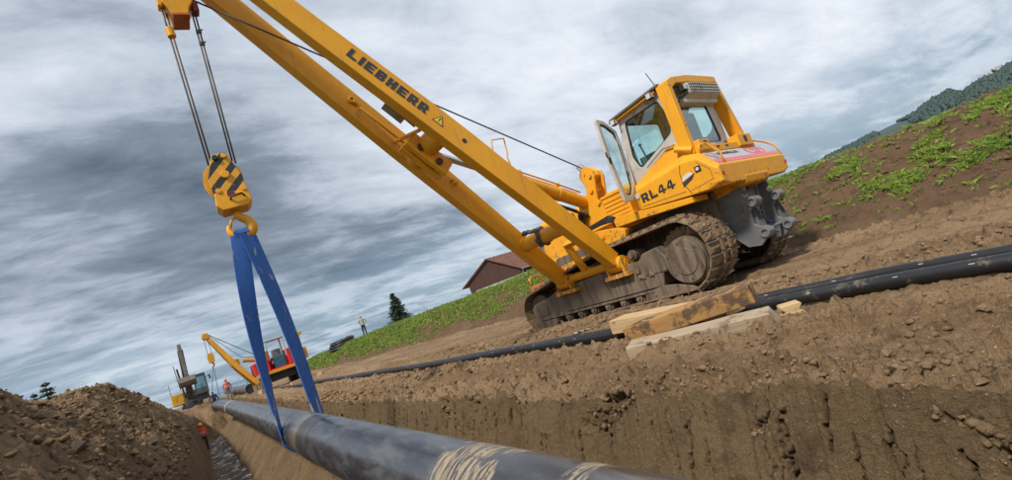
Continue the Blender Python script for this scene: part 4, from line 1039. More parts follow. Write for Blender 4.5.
boomf = leg(front_st).build('boom_leg', YELB, pl, bevel=.014)
# feet
for t0, par in ((-.66, boom), (.84, boomf)):
    mb = MB(); a = BP(.0, t0-.12); b = BP(.0, t0+.12)
    mb.cyl(BP(-.02, t0-.17), BP(-.02, t0+.17), .15, 24); mb.cyl(BP(-.02, t0-.23), BP(-.02, t0+.23), .07, 16)
    mb.build('pivot_eye', YELB, par, bevel=.008)
    mb = MB()
    for q in (-.20, .20):
        c0 = BP(-.02, t0+q); mb.prism([(c0.y-.02,c0.z+.10),(c0.y+.02,c0.z+.10),(c0.y+.02,c0.z-.20),(c0.y-.02,c0.z-.20)],0,c0.x-.14,c0.x+.25)
    c0 = BP(-.02, t0); mb.box((c0.x-.16,c0.y-.32,c0.z-.26),(c0.x+.30,c0.y+.30,c0.z-.18)); mb.build('pivot_bracket', YEL, pl, bevel=.01)
mb = MB(); mb.cyl(BP(.02,-.5), BP(.02,.7), .085, 18); mb.build('foot_tube', YELB, pl, smooth=False)
mb = MB(); mb.beam(BP(.05,.15,.02), BP(.75,.15,.25), .14, .10, bnl); mb.beam(BP(.72,.15,.24),BP(.80,-.50,.14),.10,.12,bnl); mb.build('brace_plate', YELB, pl, bevel=.01)
# cross tubes
mb = MB(); mb.cyl(BP(1.32,-.50), BP(1.32,.70), .14, 24); xt = mb.build('cross_tube', YELB, pl, autosmooth=30)
mb = MB(); mb.cyl(BP(4.15,-.40,-.02), BP(4.15,.62,-.02), .20, 28); xt2 = mb.build('cross_tube', YELB, pl, autosmooth=30)
mb = MB(); mb.beam(BP(3.62,.08,-.16), BP(4.50,.08,-.16), .12, .30, bnl); mb.beam(BP(3.62,.28,-.16), BP(4.50,.28,-.16), .12, .30, bnl); mb.build('cylinder_clevis', YELB, xt2, bevel=.015)
for s_ in (3.85, 4.25):
    mb = MB(); mb.cyl(BP(s_,-.02,-.2), BP(s_,.40,-.2), .065, 14); mb.build('clevis_pin', simple('rusty_pin', (.05,.03,.02), (.08,.045,.03), 9, .7), xt2)
# rag on the lower tube
mb = MB()
for k in range(9):
    a = R(40*k); mb.ico(BP(1.32+.15*math.sin(a), .08+.03*(k % 3), .15*math.cos(a)), .075, .3, 1, (1,1,1), 60+k)
for k in range(5): mb.ico(BP(1.42+.02*k, .20+.09*k, .13+.015*(k % 2)), .07, .3, 1, (1,1.1,.8), 80+k)
mb.build('rag', RAG, xt, smooth=True)
# lettering on the rear side of the rear leg: s decreases towards the reader's right
def legface(st, s, v, t=.0):
    for a, b in zip(st[:-1], st[1:]):
        if a[0] <= s <= b[0]:
            k = (s-a[0])/(b[0]-a[0]); tt = a[1]+(b[1]-a[1])*k; nn = a[2]+(b[2]-a[2])*k; w = a[3]+(b[3]-a[3])*k
            return BP(s, tt-w/2-.0025-t, nn+v)
lf_ = lambda u, v, t: legface(rear_st, 6.03-u, v-.075+.0*u, t)
mb, L = letters_mesh('LIEBHERR', .185, .165, .036, .068, None, lf_); mb.build('lettering', DECAL, boom)
YW = simple('warning_yellow', (.75,.55,.02), None, 4, .5)
tri = [(4.42,-.075),(4.20,-.075),(4.31,.115)]
def facepoly(st, pts, mat, nm, par, t0=.0, t1=.004):
    mb = MB(); n = len(pts); vs = [legface(st, s, v, t0) for s, v in pts]+[legface(st, s, v, t1) for s, v in pts]
    mb.add(vs, [tuple(range(n)), tuple(range(2*n-1, n-1, -1))]+[(i, n+i, n+(i+1) % n, (i+1) % n) for i in range(n)]); mb.build(nm, mat, par)
facepoly(rear_st, tri, DECAL, 'warning_triangle', boom); facepoly(rear_st, [(4.395,-.063),(4.225,-.063),(4.31,.09)], YW, 'warning_triangle_field', boom, .004, .007)
facepoly(rear_st, [(4.318,-.02),(4.302,-.02),(4.297,.05),(4.323,.05)], DECAL, 'exclamation_mark', boom, .007, .009); facepoly(rear_st, [(4.318,-.05),(4.302,-.05),(4.302,-.033),(4.318,-.033)], DECAL, 'exclamation_mark', boom, .007, .009)
mb = MB(); c0 = legface(rear_st, 3.78, -.02, .001); mb.cyl(c0, c0-axl*.006, .042, 16); mb.build('boom_hole', DARK, boom)
# lugs on the front leg
def ringlug(s, v, r, par):
    mb = MB(); c0 = legface(front_st, s, v, 0); n = 14; vs = []
    for k in range(n):
        a = 2*math.pi*k/n
        for q in range(6):
            b = 2*math.pi*q/6; rr = r+.022*math.cos(b); vs.append(c0 + bsl*(rr*math.cos(a)) + bnl*(rr*math.sin(a)) - axl*(.03+.022*math.sin(b)))
    mb.add(vs, [(k*6+q, k*6+(q+1) % 6, ((k+1) % n)*6+(q+1) % 6, ((k+1) % n)*6+q) for k in range(n) for q in range(6)]); mb.beam(c0+bsl*.06, c0-bsl*.13-axl*.02, .05, .04, axl); mb.build('ring_lug', YELB, par, smooth=True)
ringlug(5.62, .03, .05, boomf); 
mb = MB(); c0 = legface(front_st, 5.42, -.03, .02); c1 = legface(front_st, 4.35, -.03, .04); mb.tube([c0+bnl*.05, c0-axl*.06, c1-axl*.06, c1+bnl*.08-axl*.05], .025, 10); mb.build('side_pipe', YELB, boomf, smooth=True)
mb = MB(); c0 = legface(front_st, 3.25, .06, .01); mb.cyl(c0, c0-axl*.07, .03, 10); mb.cyl(c0+bsl*.09, c0+bsl*.09-axl*.07, .024, 10); mb.build('small_lug', YELB, boomf)
# orange strut tube and plate between the legs
mb = MB(); mb.tube([BP(5.62,-.32,-.12), BP(5.4,-.30,-.12), BP(4.55,-.27,-.12)], .045, 12); sto = mb.build('strut_tube', ORANGE, pl, smooth=True)
mb = MB(); mb.beam(BP(5.15,-.18,-.13), BP(4.75,-.18,-.13), .22, .012, bnl); mb.build('strut_plate', simple('grey_plate', (.28,.22,.16), (.2,.15,.1), 5, .6), sto)
mb = MB(); mb.tube([BP(4.62,.55,-.05), BP(4.45,-.22,-.1)], .035, 10); mb.build('strut_rod', YELB, sto)
# boom head and the block hung below it
mb = MB(); mb.beam(BP(8.6,.10), BP(9.05,.10), .95, .36, bnl, .70, .34); mb.beam(BP(9.0,.1), BP(9.35,.1), .5, .30, bnl, .4, .2); hd = mb.build('boom_head', YELB, pl, bevel=.02)
hc = V((1.0, 7.35, 0))
def LW(x, y, z): return LL((x, y, z))
def wprism(mb, poly, y0, y1):      # polygon in world x,z extruded along world y
    n = len(poly); vs = [LW(x, y0, z) for x, z in poly]+[LW(x, y1, z) for x, z in poly]
    mb.add(vs, [tuple(range(n)), tuple(range(2*n-1, n-1, -1))]+[(i, n+i, n+(i+1) % n, (i+1) % n) for i in range(n)])
mb = MB(); wprism(mb, [(.86,6.50),(.90,6.40),(1.09,6.41),(1.12,6.52),(1.19,6.64),(1.20,7.35),(.80,7.40),(.80,6.60)], 7.22, 7.55); wprism(mb, [(.745,6.56),(.80,6.54),(.82,6.75),(.75,6.8)], 7.25, 7.40); hb = mb.build('head_block', YELB, hd, bevel=.012)
mb = MB(); wprism(mb, [(.88,6.405),(.895,6.375),(1.095,6.385),(1.105,6.415)], 7.20, 7.56); mb.build('block_keeper', ORANGE, hb)
mb = MB(); wprism(mb, [(1.17,6.50),(1.25,6.51),(1.25,6.68),(1.17,6.68)], 7.27, 7.42); mb.build('limit_switch', simple('dark_red_paint', (.16,.012,.02), None, 5, .5), hb, bevel=.01)
# hoist ropes and luffing rope
def wire(name, pts, r, mat, par=pl, seg=8): mb = MB(); mb.tube([LL(p) for p in pts], r, seg); return mb.build(name, mat, par, smooth=True)
for dx, dy in ((-.026,-.05),(.026,.05)):
    wire('hoist_rope', [(.81+dx,7.36+dy,6.58),(.83+dx,7.33+dy,3.98)], .012, ROPE); wire('hoist_rope', [(1.175+dx,7.36+dy,6.50),(1.125+dx,7.33+dy,4.12)], .012, ROPE)
lw = wire('limit_weight_chain', [(.775,7.28,6.5),(.79,7.27,6.2)], .009, CHAIN)
mb = MB(); mb.cyl(LW(.80,7.27,6.20), LW(.81,7.27,6.06), .055, 14); mb.build('limit_weight', YELB, lw, bevel=.008)
mb = MB(); mb.box((0,0,0),(0,0,0)) if False else None
for z in (6.18, 5.98):
    p = LW(1.165-.02*(6.3-z), 7.30, z); mb.box((p.x-.035,p.y-.02,p.z-.025),(p.x+.035,p.y+.02,p.z+.025)); mb.cyl((p.x-.01,p.y-.03,p.z),(p.x+.05,p.y-.03,p.z+.015),.012,6)
mb.build('rope_clamp', CHAIN, pl)
sh = PLM @ V((.95, 2.83, 3.165))
wire('boom_rope', [sh, V((1.08,7.40,6.86))], .014, CABLEB)
# boom cylinder from the tower to the cross tube, with pipes and guard hoop
ca = V((.955, 3.02, 2.40)); cb = BP(4.05, .18, -.04); cd = (cb-ca).normalized(); cl = (cb-ca).length
mb = MB(); mb.cyl(ca, ca+cd*cl*.60, .135, 26); mb.cyl(ca+cd*cl*.56, ca+cd*cl*.605, .155, 26); mb.cyl(ca+cd*cl*.22, ca+cd*cl*.245, .148, 26); cyl_ = mb.build('boom_cylinder', YELB, pl, autosmooth=40)
mb = MB(); mb.cyl(ca+cd*cl*.60, cb, .06, 18); mb.build('piston_rod', CHROME, cyl_, autosmooth=40)
u_ = V((0,0,1)); u_ = (u_-cd*u_.dot(cd)).normalized(); w_ = cd.cross(u_)
mb = MB(); 
for q in (-.05, .05): mb.tube([ca+cd*cl*.08+u_*.19+w_*q, ca+cd*cl*.30+u_*.20+w_*q, ca+cd*cl*.52+u_*.19+w_*q, ca+cd*cl*.57+u_*.13+w_*q], .018, 8)
for k in (.24, .50): mb.beam(ca+cd*cl*k+u_*.12, ca+cd*cl*k+u_*.24, .10, .06, cd); 
mb.build('hydraulic_pipe', YELB, cyl_, smooth=True)
hb0 = ca+cd*cl*.53+u_*.15
mb = MB(); z_ = V((0,0,1)); mb.tube([hb0, hb0+z_*.34+cd*.02, hb0+z_*.44-cd*.02, hb0+z_*.78-cd*.06, hb0+z_*.62+cd*.30, hb0+z_*.12+cd*.42], .016, 8); mb.build('rope_guide_hoop', YELB, cyl_, smooth=True)
mb = MB(); e_ = hb0+cd*.25; mb.cyl(e_-w_*.05, e_+w_*.05, .06, 12); mb.cyl(e_+cd*.2-u_*.05-w_*.06, e_+cd*.2-u_*.05+w_*.06, .075, 14); mb.build('cylinder_fitting', ORANGE, cyl_, bevel=.006)
mb = MB(); mb.tube([ca+cd*cl*.55-u_*.16, ca+cd*cl*.35-u_*.25, ca+cd*cl*.15-u_*.28, ca-u_*.30-cd*.05], .03, 8); mb.tube([ca+cd*cl*.55-u_*.13+w_*.06, ca+cd*cl*.3-u_*.21+w_*.06, ca+cd*cl*.1-u_*.26], .025, 8); mb.build('cylinder_hose', BLACK, cyl_, smooth=True)
# ------------------------------------------------------------------ hook block
def stripe_mat():
    mt, t, b, out = base('black_yellow_stripes'); co = objco(t); sx_ = t.new('ShaderNodeSeparateXYZ'); t.link(co, sx_.inputs[0])
    w = t.math('FRACT', t.math('MULTIPLY', t.math('SUBTRACT', t.math('ADD', sx_.outputs[0], 10.02), sx_.outputs[2]), 4.0))
    w = t.math('GREATER_THAN', t.math('ADD', w, t.math('MULTIPLY', t.math('SUBTRACT', t.noise(co, 25, 3), .5), .05)), .5)
    c = t.mix(w, (.70,.32,.018), (.02,.02,.022)); c = t.mix(t.math('MULTIPLY', t.fac(t.noise(co, 12, 8, .7), .58, .66), .55), c, (.30,.2,.1))
    t.link(c, b.inputs['Base Color']); b.inputs['Roughness'].default_value = .5; return mt
STRIPE = stripe_mat()
hk = empty('hook_block', (.985, 7.33, 3.05)); hk.rotation_euler = (0, R(-1.5), R(-4))
tag(hk, 'yellow hook block with black hazard stripes hanging on four steel ropes', 'hook block')
plate = [(-.09,1.15),(.08,1.17),(.20,.80),(.205,.50),(-.20,.50),(-.215,.82)]
mb = MB(); mb.prism(plate, 1, -.15, -.125); mb.build('striped_plate', STRIPE, hk, bevel=.008)
mb = MB(); mb.prism(plate, 1, .125, .15); mb.build('striped_plate', STRIPE, hk, bevel=.008)
for y in (-.055, .055):
    mb = MB(); mb.cyl((-.03,y-.045,.82),(-.03,y-.02,.82),.245,30,.19); mb.cyl((-.03,y-.02,.82),(-.03,y+.02,.82),.19,30); mb.cyl((-.03,y+.02,.82),(-.03,y+.045,.82),.19,30,.245); mb.build('rope_sheave', YELB, hk, bevel=.004)
mb = MB(); mb.prism([(-.20,.60),(.225,.57),(.225,.42),(.16,.36),(-.15,.34),(-.22,.42)], 1, -.17, .17); mb.build('lower_housing', YELB, hk, bevel=.015)
mb = MB(); mb.cyl((0,-.185,.84),(0,.185,.84),.055,16); mb.build('sheave_pin', YELB, hk, bevel=.008)
for x, z in ((-.14,.62),(.17,.60),(-.06,1.10),(.05,1.11)):
    mb = MB(); mb.cyl((x,-.185,z),(x,.185,z),.036,14); mb.build('bolt', BLACK if z > 1 and x < 0 else YELB, hk, bevel=.005)
mb = MB(); mb.tube([(-.03,-.172,.47),(-.02,-.21,.50),(.12,-.21,.52),(.15,-.172,.49)], .014, 8); mb.build('grab_handle', BLACK, hk, smooth=True)
mb = MB(); mb.box((-.05,-.1725,.52),(.04,-.168,.585)); mb.build('data_plate', simple('dark_red_plate', (.12,.02,.02), None, 4, .5), hk)
mb = MB(); path = [(0,0,.36),(0,0,.28)]; rad = [.055,.055]
cxh, czh, rh = -.01, .13, .135
for a in np.linspace(62, -205, 20): path.append((cxh+rh*math.cos(R(a))*1.05, 0, czh-.02+rh*math.sin(R(a)))); rad.append(float(np.interp(a, [-205,-160,-90,0,62],[.024,.045,.072,.078,.058])))
mb.tube(path, rad, 14); hook = mb.build('hook', YELB, hk, smooth=True)
mb = MB(); mb.tube([(-.03,0,.27),(-.10,0,.22),(-.125,0,.14)], .016, 8); mb.build('safety_latch', YELB, hook, smooth=True)

# ------------------------------------------------------------------ suspended pipe
def pipe_axis(y):
    x = .9747-.00719*y+.000081*y*y; z = .1442+.0302*y-.00039*y*y
    if y > 36: z -= .011*(y-36)**2
    return V((x, y, z))
def pipe_mat():
    mt, t, b, out = base('black_coated_pipe'); p = wpos(t); sx_ = t.new('ShaderNodeSeparateXYZ'); t.link(p, sx_.inputs[0])
    y = sx_.outputs[1]; z = sx_.outputs[2]
    n = t.noise(t.mapping(p, scale=(3, .8, 3)), 3, 7, .65, .2); nf = t.noise(p, 45, 5, .65)
    c = t.mix(t.fac(n, .40, .66), (.030,.032,.038), (.075,.077,.086))
    c = t.mix(t.math('MULTIPLY', t.fac(n, .5, .75), .3), c, (.16,.15,.14))
    # dried clay smears of their own shape, near the front end
    sm = None
    for y0, wy, z0, wz, ph in ((2.20, .24, .34, .17, 0.), (1.42, .08, .39, .035, 2.), (1.93, .07, .40, .03, 7.)):
        a = t.math('DIVIDE', t.math('SUBTRACT', y, y0), wy); e = t.math('DIVIDE', t.math('SUBTRACT', z, z0), wz)
        d = t.math('ADD', t.math('MULTIPLY', a, a), t.math('MULTIPLY', e, e))
        k = t.fac(t.math('ADD', d, t.math('MULTIPLY', t.math('SUBTRACT', t.noise(p, 7, 4), .5), 2.2)), 1.1, .75)
        sm = k if sm is None else t.math('MAXIMUM', sm, k)
    st = t.noise(t.mapping(p, rot=(R(28), 0, R(15)), scale=(4, 34, 5)), 1.5, 4, .6, .5)
    sm = t.math('MULTIPLY', sm, t.math('MULTIPLY', t.fac(st, .42, .54), t.fac(t.noise(p, 16, 6, .7), .34, .48)))
    spl = t.fac(t.noise(p, 11, 8, .72, .6), .66, .70)
    sm = t.math('MAXIMUM', sm, t.math('MULTIPLY', spl, t.fac(y, 7, 2)))
    c = t.mix(t.math('MULTIPLY', sm, .92), c, t.mix(nf, (.24,.175,.10), (.40,.315,.195)))
    # dusty band where the sling sits
    du = t.math('ABSOLUTE', t.math('SUBTRACT', y, 6.0)); c = t.mix(t.math('MULTIPLY', t.fac(t.math('ADD', du, t.math('MULTIPLY', n, .5)), .75, .25), .4), c, (.30,.25,.18))
    t.link(c, b.inputs['Base Color']); b.inputs['Specular IOR Level'].default_value = 1.0; t.link(t.math('ADD', .19, t.math('ADD', t.math('MULTIPLY', n, .18), t.math('MULTIPLY', sm, .5)), clamp=True), b.inputs['Roughness'])
    bump(t, b, t.math('ADD', t.math('MULTIPLY', sm, .6), t.math('MULTIPLY', nf, .12)), .4, .008); return mt
PIPEM = pipe_mat()
pipe = empty('gas_pipe', pipe_axis(-2.5))
tag(pipe, 'long black coated pipe smeared with clay, hanging in the blue sling above the trench', 'pipe')
o0 = pipe_axis(-2.5); RP = .23
yy = list(np.arange(-2.5, 12, .25))+list(np.arange(12, 42, 1.))
mb = MB(); mb.tube([pipe_axis(y)-o0 for y in yy], RP, 64); mb.build('pipe_shell', PIPEM, pipe, smooth=True)
mb = MB(); mb.tube([pipe_axis(y)-o0 for y in (20.0,20.25)], RP+.006, 48); mb.build('weld_band', simple('white_weld_band', (.62,.62,.62), (.5,.5,.5), 5, .5), pipe, smooth=False)
mb = MB(); mb.tube([pipe_axis(y)-o0 for y in (5.35,5.42,5.82,5.90)], [RP+.001,RP+.005,RP+.005,RP+.001], 64, caps=False); mb.build('joint_sleeve', simple('sleeve_grey', (.04,.04,.045), (.07,.068,.066), 6, .35, dirt=(.20,.155,.10), dirtamt=.22), pipe, smooth=True)

# ------------------------------------------------------------------ blue sling, a flat endless band over the hook and under the pipe
def sling_mat():
    mt, t, b, out = base('blue_woven_sling'); p = wpos(t)
    c = t.mix(t.noise(p, 5, 4), (.012,.075,.28), (.022,.115,.40)); n = t.noise(t.mapping(p, scale=(2, 2, .6)), 2.6, 7, .62, .4)
    c = t.mix(t.math('MULTIPLY', t.fac(n, .575, .64), .8), c, (.44,.38,.26)); wv_ = t.noise(t.mapping(p, scale=(70, 70, 1.2)), 2, 3, .6); c = t.mix(t.math('MULTIPLY', t.fac(wv_, .5, .65), .45), c, (.006,.028,.11)); t.link(c, b.inputs['Base Color']); b.inputs['Roughness'].default_value = .75
    bump(t, b, t.noise(t.mapping(p, scale=(60, 60, 3)), 3, 3), .5, .006); return mt
SLING = sling_mat()
SY = 6.85; ax = pipe_axis(SY)
def ribbon(mb, st, th=.014):
    """stations: (centre, width vector, face normal, width)"""
    vs = []; n = len(st)
    for c, wv, nv, w in st:
        c = V(c); wv = V(wv).normalized(); nv = V(nv); nv = (nv-wv*nv.dot(wv)).normalized()
        for i, j in ((-1,-1),(1,-1),(1,1),(-1,1)): vs.append(c+wv*(i*w/2)+nv*(j*th/2))
    fs = [(0,1,2,3), tuple(4*(n-1)+i for i in (3,2,1,0))]
    for k in range(n-1):
        for i in range(4): j = (i+1) % 4; fs.append((4*k+i, 4*k+4+i, 4*k+4+j, 4*k+j))
    mb.add(vs, fs)
st = []
top = V((.945, 7.28, 3.06))
rr = RP+.010
for k in range(25):          # near strand: from the hook down the near side, twisting edge-on towards the pipe
    t = k/24; c = top.lerp(V((ax.x-rr+.01, SY-.05, ax.z+.05)), t)+V((-.06*math.sin(t*math.pi)-.02*(1-t), 0, 0)); a = t*1.25
    st.append((c, (math.cos(a)*.9, math.sin(a), .12), (math.sin(a), -math.cos(a), 0), .22-.07*t+.03*math.sin(t*3.14)))
for k in range(1, 14):       # under the pipe
    a = math.pi + math.pi*k/14; st.append((ax+V((math.cos(a)*rr, 0, math.sin(a)*rr)), (.0, 1, 0), (math.cos(a), 0, math.sin(a)), .19))
mb = MB(); ribbon(mb, st)
st = []
for k in range(15):
    t = k/14; c = V((ax.x+rr, SY, ax.z-.02)).lerp(top+V((.075,-.01,.0)), t)+V((.045*math.sin(t*math.pi), 0, 0)); a = 1.05-.55*t
    st.append((c, (math.cos(a), math.sin(a)*.9, .1), (math.sin(a), -math.cos(a), 0), .26-.03*t))
ribbon(mb, st)
st = []
for k in range(9):           # over the hook
    a = R(-5+190*k/8); st.append((V((.975,7.33,3.085))+V((.0, -.075*math.cos(a), .06*math.sin(a)-.02)), (1,0,0), (0,-math.cos(a),math.sin(a)), .16))
ribbon(mb, st, .03)
for dx in (-.04, .05): ribbon(mb, [((.965+dx,7.27,3.10),(1,0,0),(0,1,0),.13),((.955+dx,7.265,2.85),(1,.1,0),(0,1,0),.14)], .02)
sl = mb.build('lifting_sling', SLING, None, autosmooth=50)
tag(sl, 'wide blue woven lifting sling looped over the hook and under the pipe', 'sling')

# ------------------------------------------------------------------ black ducts on the ground
def duct_mat():
    mt, t, b, out = base('black_plastic_duct'); p = wpos(t); n = t.noise(p, 9, 8, .7); c = t.mix(t.math('MULTIPLY', t.fac(n, .56, .70), .6), (.013,.013,.015), (.22,.17,.115))
    t.link(c, b.inputs['Base Color']); t.link(t.math('ADD', .30, t.math('MULTIPLY', n, .3)), b.inputs['Roughness']); return mt
DUCT = duct_mat(); WHITEPRINT = simple('white_print', (.6,.6,.58), None, 9, .6)
def sz(x, y): return float(strip_z(np.array([x]), np.array([y]))[0])
def duct(xpts, r, label, wob, marks=True):
    xs_, ys_ = zip(*xpts); yy = list(np.arange(-1.0, 9, .22))+list(np.arange(9, 42, .8)); pts = []
    ya = np.array(yy); xa = np.interp(ya, ys_, xs_) + .03*np.sin(ya*.9+wob) + .02*np.sin(ya*2.3+wob*2)
    dxy = np.array([(d, e) for d in (-.1, 0, .1) for e in (-.25, 0, .25)])
    za = strip_z(xa[:, None]+dxy[None, :, 0], ya[:, None]+dxy[None, :, 1])
    za = np.quantile(za, .75, axis=1); za = np.convolve(np.pad(za, 4, mode='edge'), np.ones(9)/9, 'valid'); pts = [V((x, y, z+r*.9+.012)) for x, y, z in zip(xa, ya, za)]
    root = empty('cable_duct', pts[0]); tag(root, label, 'duct', 'black ducts lying along the work strip')
    mb = MB(); mb.tube([p-pts[0] for p in pts], r, 18); mb.build('duct_tube', DUCT, root, smooth=True)
    if marks:
        mb = MB()
        for k in range(0, 14):
            y = .5+k*.6; i = min(range(len(pts)), key=lambda q: abs(pts[q].y-y)); p = pts[i].lerp(pts[i+1], rnd.random()*.5); d = (pts[i+1]-pts[i]).normalized(); q = V((-.80, 0, .60))
            mb.beam(p+q*(r+.001)-pts[0], p+q*(r+.001)+d*.035-pts[0], .004, .002, q)
        o = mb.build('printed_marks', WHITEPRINT, root); o['kind'] = 'stuff'
duct([(5.08,-1),(5.16,1.1),(5.30,2.05),(5.16,3.2),(4.66,5),(4.62,8),(4.62,13),(4.30,20),(3.75,27),(3.5,42)], .056, 'black duct with white print, the farther of the pair from the trench', 0.)
duct([(4.72,-1),(4.72,1.1),(4.78,2.0),(4.80,3.2),(4.42,5),(4.40,8),(4.44,13),(4.16,20),(3.62,27),(3.4,42)], .064, 'thick black duct nearest the trench, passing behind the timber beams', 1.7)

# ------------------------------------------------------------------ timber and concrete beams
def wood_mat(name, c1, c2, c3, dirty):
    mt, t, b, out = base(name); co = objco(t)
    g = t.noise(t.mapping(co, scale=(1.2, 16, 16)), 2.2, 6, .6, .4); d = t.noise(co, 5.5, 8, .7, .3)
    c = t.mix(t.fac(g, .35, .65), c1, c2); c = t.mix(t.math('MULTIPLY', t.fac(d, .60-dirty*.2, .66-dirty*.15), .9), c, c3)
    t.link(c, b.inputs['Base Color']); b.inputs['Roughness'].default_value = .82; bump(t, b, t.math('ADD', g, t.math('MULTIPLY', d, .5)), .5, .008); return mt
PINE = wood_mat('pale_pine_timber', (.55,.38,.20), (.47,.31,.155), (.25,.165,.09), .0)
OLDW = wood_mat('clay_stained_timber', (.40,.22,.07), (.30,.155,.05), (.085,.052,.032), .55)
SLEEP = wood_mat('grey_weathered_sleeper', (.40,.30,.20), (.31,.23,.15), (.17,.115,.07), .2)
def timber(name, a, b, w, h, mat, label, cat, roll=0, skew=None):
    a, b = V(a), V(b); L = (b-a).length; root = bpy.data.objects.new(name, None)
    mb = MB(); n = 9; vs = []; q = random.Random(len(label))
    sec_ = [(-w/2, -h/2), (w/2, -h/2), (w/2, h/2), (-w/2, h/2)]
    for k in range(n):
        x = -L/2+L*k/(n-1)
        for u, v in sec_: vs.append((x+(skew or 0)*(1 if k == n-1 else 0)*(v/h), u+q.uniform(-.004,.004), v+q.uniform(-.004,.004)))
    fs = [(0,1,2,3), tuple(4*(n-1)+i for i in (3,2,1,0))]
    for k in range(n-1):
        for i in range(4): j = (i+1) % 4; fs.append((4*k+i, 4*k+4+i, 4*k+4+j, 4*k+j))
    mb.add(vs, fs); me = mb.mesh(name, mat); o = link(name, me, None, .008)
    d = (b-a).normalized(); u = V((0,0,1)); u = (u-d*u.dot(d)).normalized(); r = d.cross(u); c = (a+b)/2
    rot = Matrix(((d.x, -r.x, u.x), (d.y, -r.y, u.y), (d.z, -r.z, u.z))) @ Matrix.Rotation(roll, 3, 'X')
    o.matrix_world = Matrix.Translation(c) @ rot.to_4x4()
    return tag(o, label, cat)
TIMBERS = dict(
  sleeper=((3.34, 3.46, .180), (3.86, 2.30, .178), .22, .13),
  pine=((4.50, 4.70, .235), (4.36, 2.95, .235), .30, .175),
  stained=((3.78, 3.85, .245), (4.22, 2.62, .345), .22, .165))
T_ = TIMBERS
timber('railway_sleeper', *T_['sleeper'], SLEEP, 'pale grey weathered sleeper lying nearest the trench, under two timbers', 'sleeper', R(6), -.05)
timber('timber_beam', *T_['pine'], PINE, 'clean pale pine beam lying at the back of the timber stack', 'beam', R(0))
timber('timber_beam', *T_['stained'], OLDW, 'clay-stained brown timber beam lying across the top of the stack', 'beam', R(4))
mb = MB(); mb.prism([(-.085,-.06),(.085,-.06),(.095,-.035),(.055,0),(.09,.04),(.075,.06),(-.08,.06),(-.09,.04),(-.055,0),(-.095,-.035)], 1, -.07, .07)
o = mb.build('timber_chock', PINE, None, bevel=.008); o.location = (4.22, 2.36, sz(4.22, 2.36)+.065); o.rotation_euler = (0, 0, R(-52)); tag(o, 'small yellow wooden chock on the ground beside the ducts', 'chock')
mb = MB(); n = 7; vs = [(.11*i-.33, .09*j-.09, .012*math.sin(i*2.1+j)+.01*j*(i % 2)) for i in range(n) for j in range(3)]
vs2 = [(x, y, z+.004) for x, y, z in vs]; fs = [(i*3+j, (i+1)*3+j, (i+1)*3+j+1, i*3+j+1) for i in range(n-1) for j in range(2)]
mb.add(vs, fs); mb.add(vs2, [tuple(reversed(f)) for f in fs]); o = mb.build('paper_scrap', simple('grey_white_paper', (.55,.56,.56), (.45,.46,.46), 5, .7), None)
o.location = (5.55, 6.75, sz(5.55, 6.75)+.02); o.rotation_euler = (0, 0, R(110)); o.scale = (.6, .6, 1); tag(o, 'crumpled pale paper scrap on the soil beside the track', 'paper')
# ------------------------------------------------------------------ second pipelayer, red and yellow, down the strip
def stadium(y0, y1, z0, r, n=10):
    return [(y1+r*math.cos(R(a)), z0+r*math.sin(R(a))) for a in np.linspace(-90, 90, n)]+[(y0+r*math.cos(R(a)), z0+r*math.sin(R(a))) for a in np.linspace(90, 270, n)]
FRED = simple('pale_far_paint', (.50,.50,.49), (.42,.42,.41), 4, .5)
TEAL = simple('teal_radiator', (.025,.12,.17), (.02,.09,.14), 4, .5)
P2 = V((3.42, 36.4, .36))
p2 = empty('pipelayer', P2, R(3)); tag(p2, 'smaller red and yellow pipelayer seen from behind, far down the strip', 'pipelayer')
for x0 in (0, 2.35):
    mb = MB(); mb.prism(stadium(.45, 3.3, .50, .44), 0, x0, x0+.62); tr = mb.build('crawler_track', TMUD, p2)
    mb = MB()
    for k in range(9):
        a = R(95+20*k); c = (.45+.47*math.cos(a), .50+.47*math.sin(a)); mb.beam((x0-.01, *c), (x0+.63, *c), .05, .05, (0, math.cos(a), math.sin(a)))
    mb.build('grousers', TMUD, tr)
mb = MB(); mb.box((.62,.4,.5),(2.35,3.4,1.1)); mb.build('chassis', DARK, p2)
mb = MB(); mb.box((-.10,-.10,1.02),(3.05,.12,1.20)); mb.build('rear_bumper', YELD, p2, bevel=.03)
mb = MB(); mb.box((-.12,.12,1.18),(.82,1.6,2.02)); mb.build('side_tank', REDP, p2, bevel=.05)
mb = MB(); mb.box((2.02,.12,1.18),(2.95,1.6,2.35)); mb.build('side_tank', REDP, p2, bevel=.05)
mb = MB(); mb.box((.82,.10,1.15),(2.02,.5,1.30)); mb.box((.95,1.6,1.2),(1.9,3.4,2.1)); mb.build('hood', REDP, p2, bevel=.04)
mb = MB(); mb.box((1.12,.30,1.30),(1.86,.42,2.05)); rd = mb.build('rear_panel', TEAL, p2, bevel=.02)
mb = MB(); mb.box((.70,.2,1.9),(.90,.32,2.6)); mb.build('orange_post', ORANGE, p2, bevel=.02)
for x, y in ((.92,.35),(2.02,.35),(.92,1.5),(2.02,1.5)):
    mb = MB(); mb.beam((x,y,1.9),(x,y,3.2),.10,.10,(1,0,0)); mb.build('canopy_post', FRED, p2, bevel=.01)
mb = MB(); mb.box((.84,.28,3.18),(2.10,1.58,3.27)); mb.build('canopy_roof', FRED, p2, bevel=.02)
mb = MB(); mb.box((1.2,.9,1.6),(1.8,1.4,1.85)); mb.box((1.2,.75,1.8),(1.8,.92,2.55)); mb.build('driver_seat', simple('grey_seat', (.16,.16,.17), None, 4, .8), p2, bevel=.06)
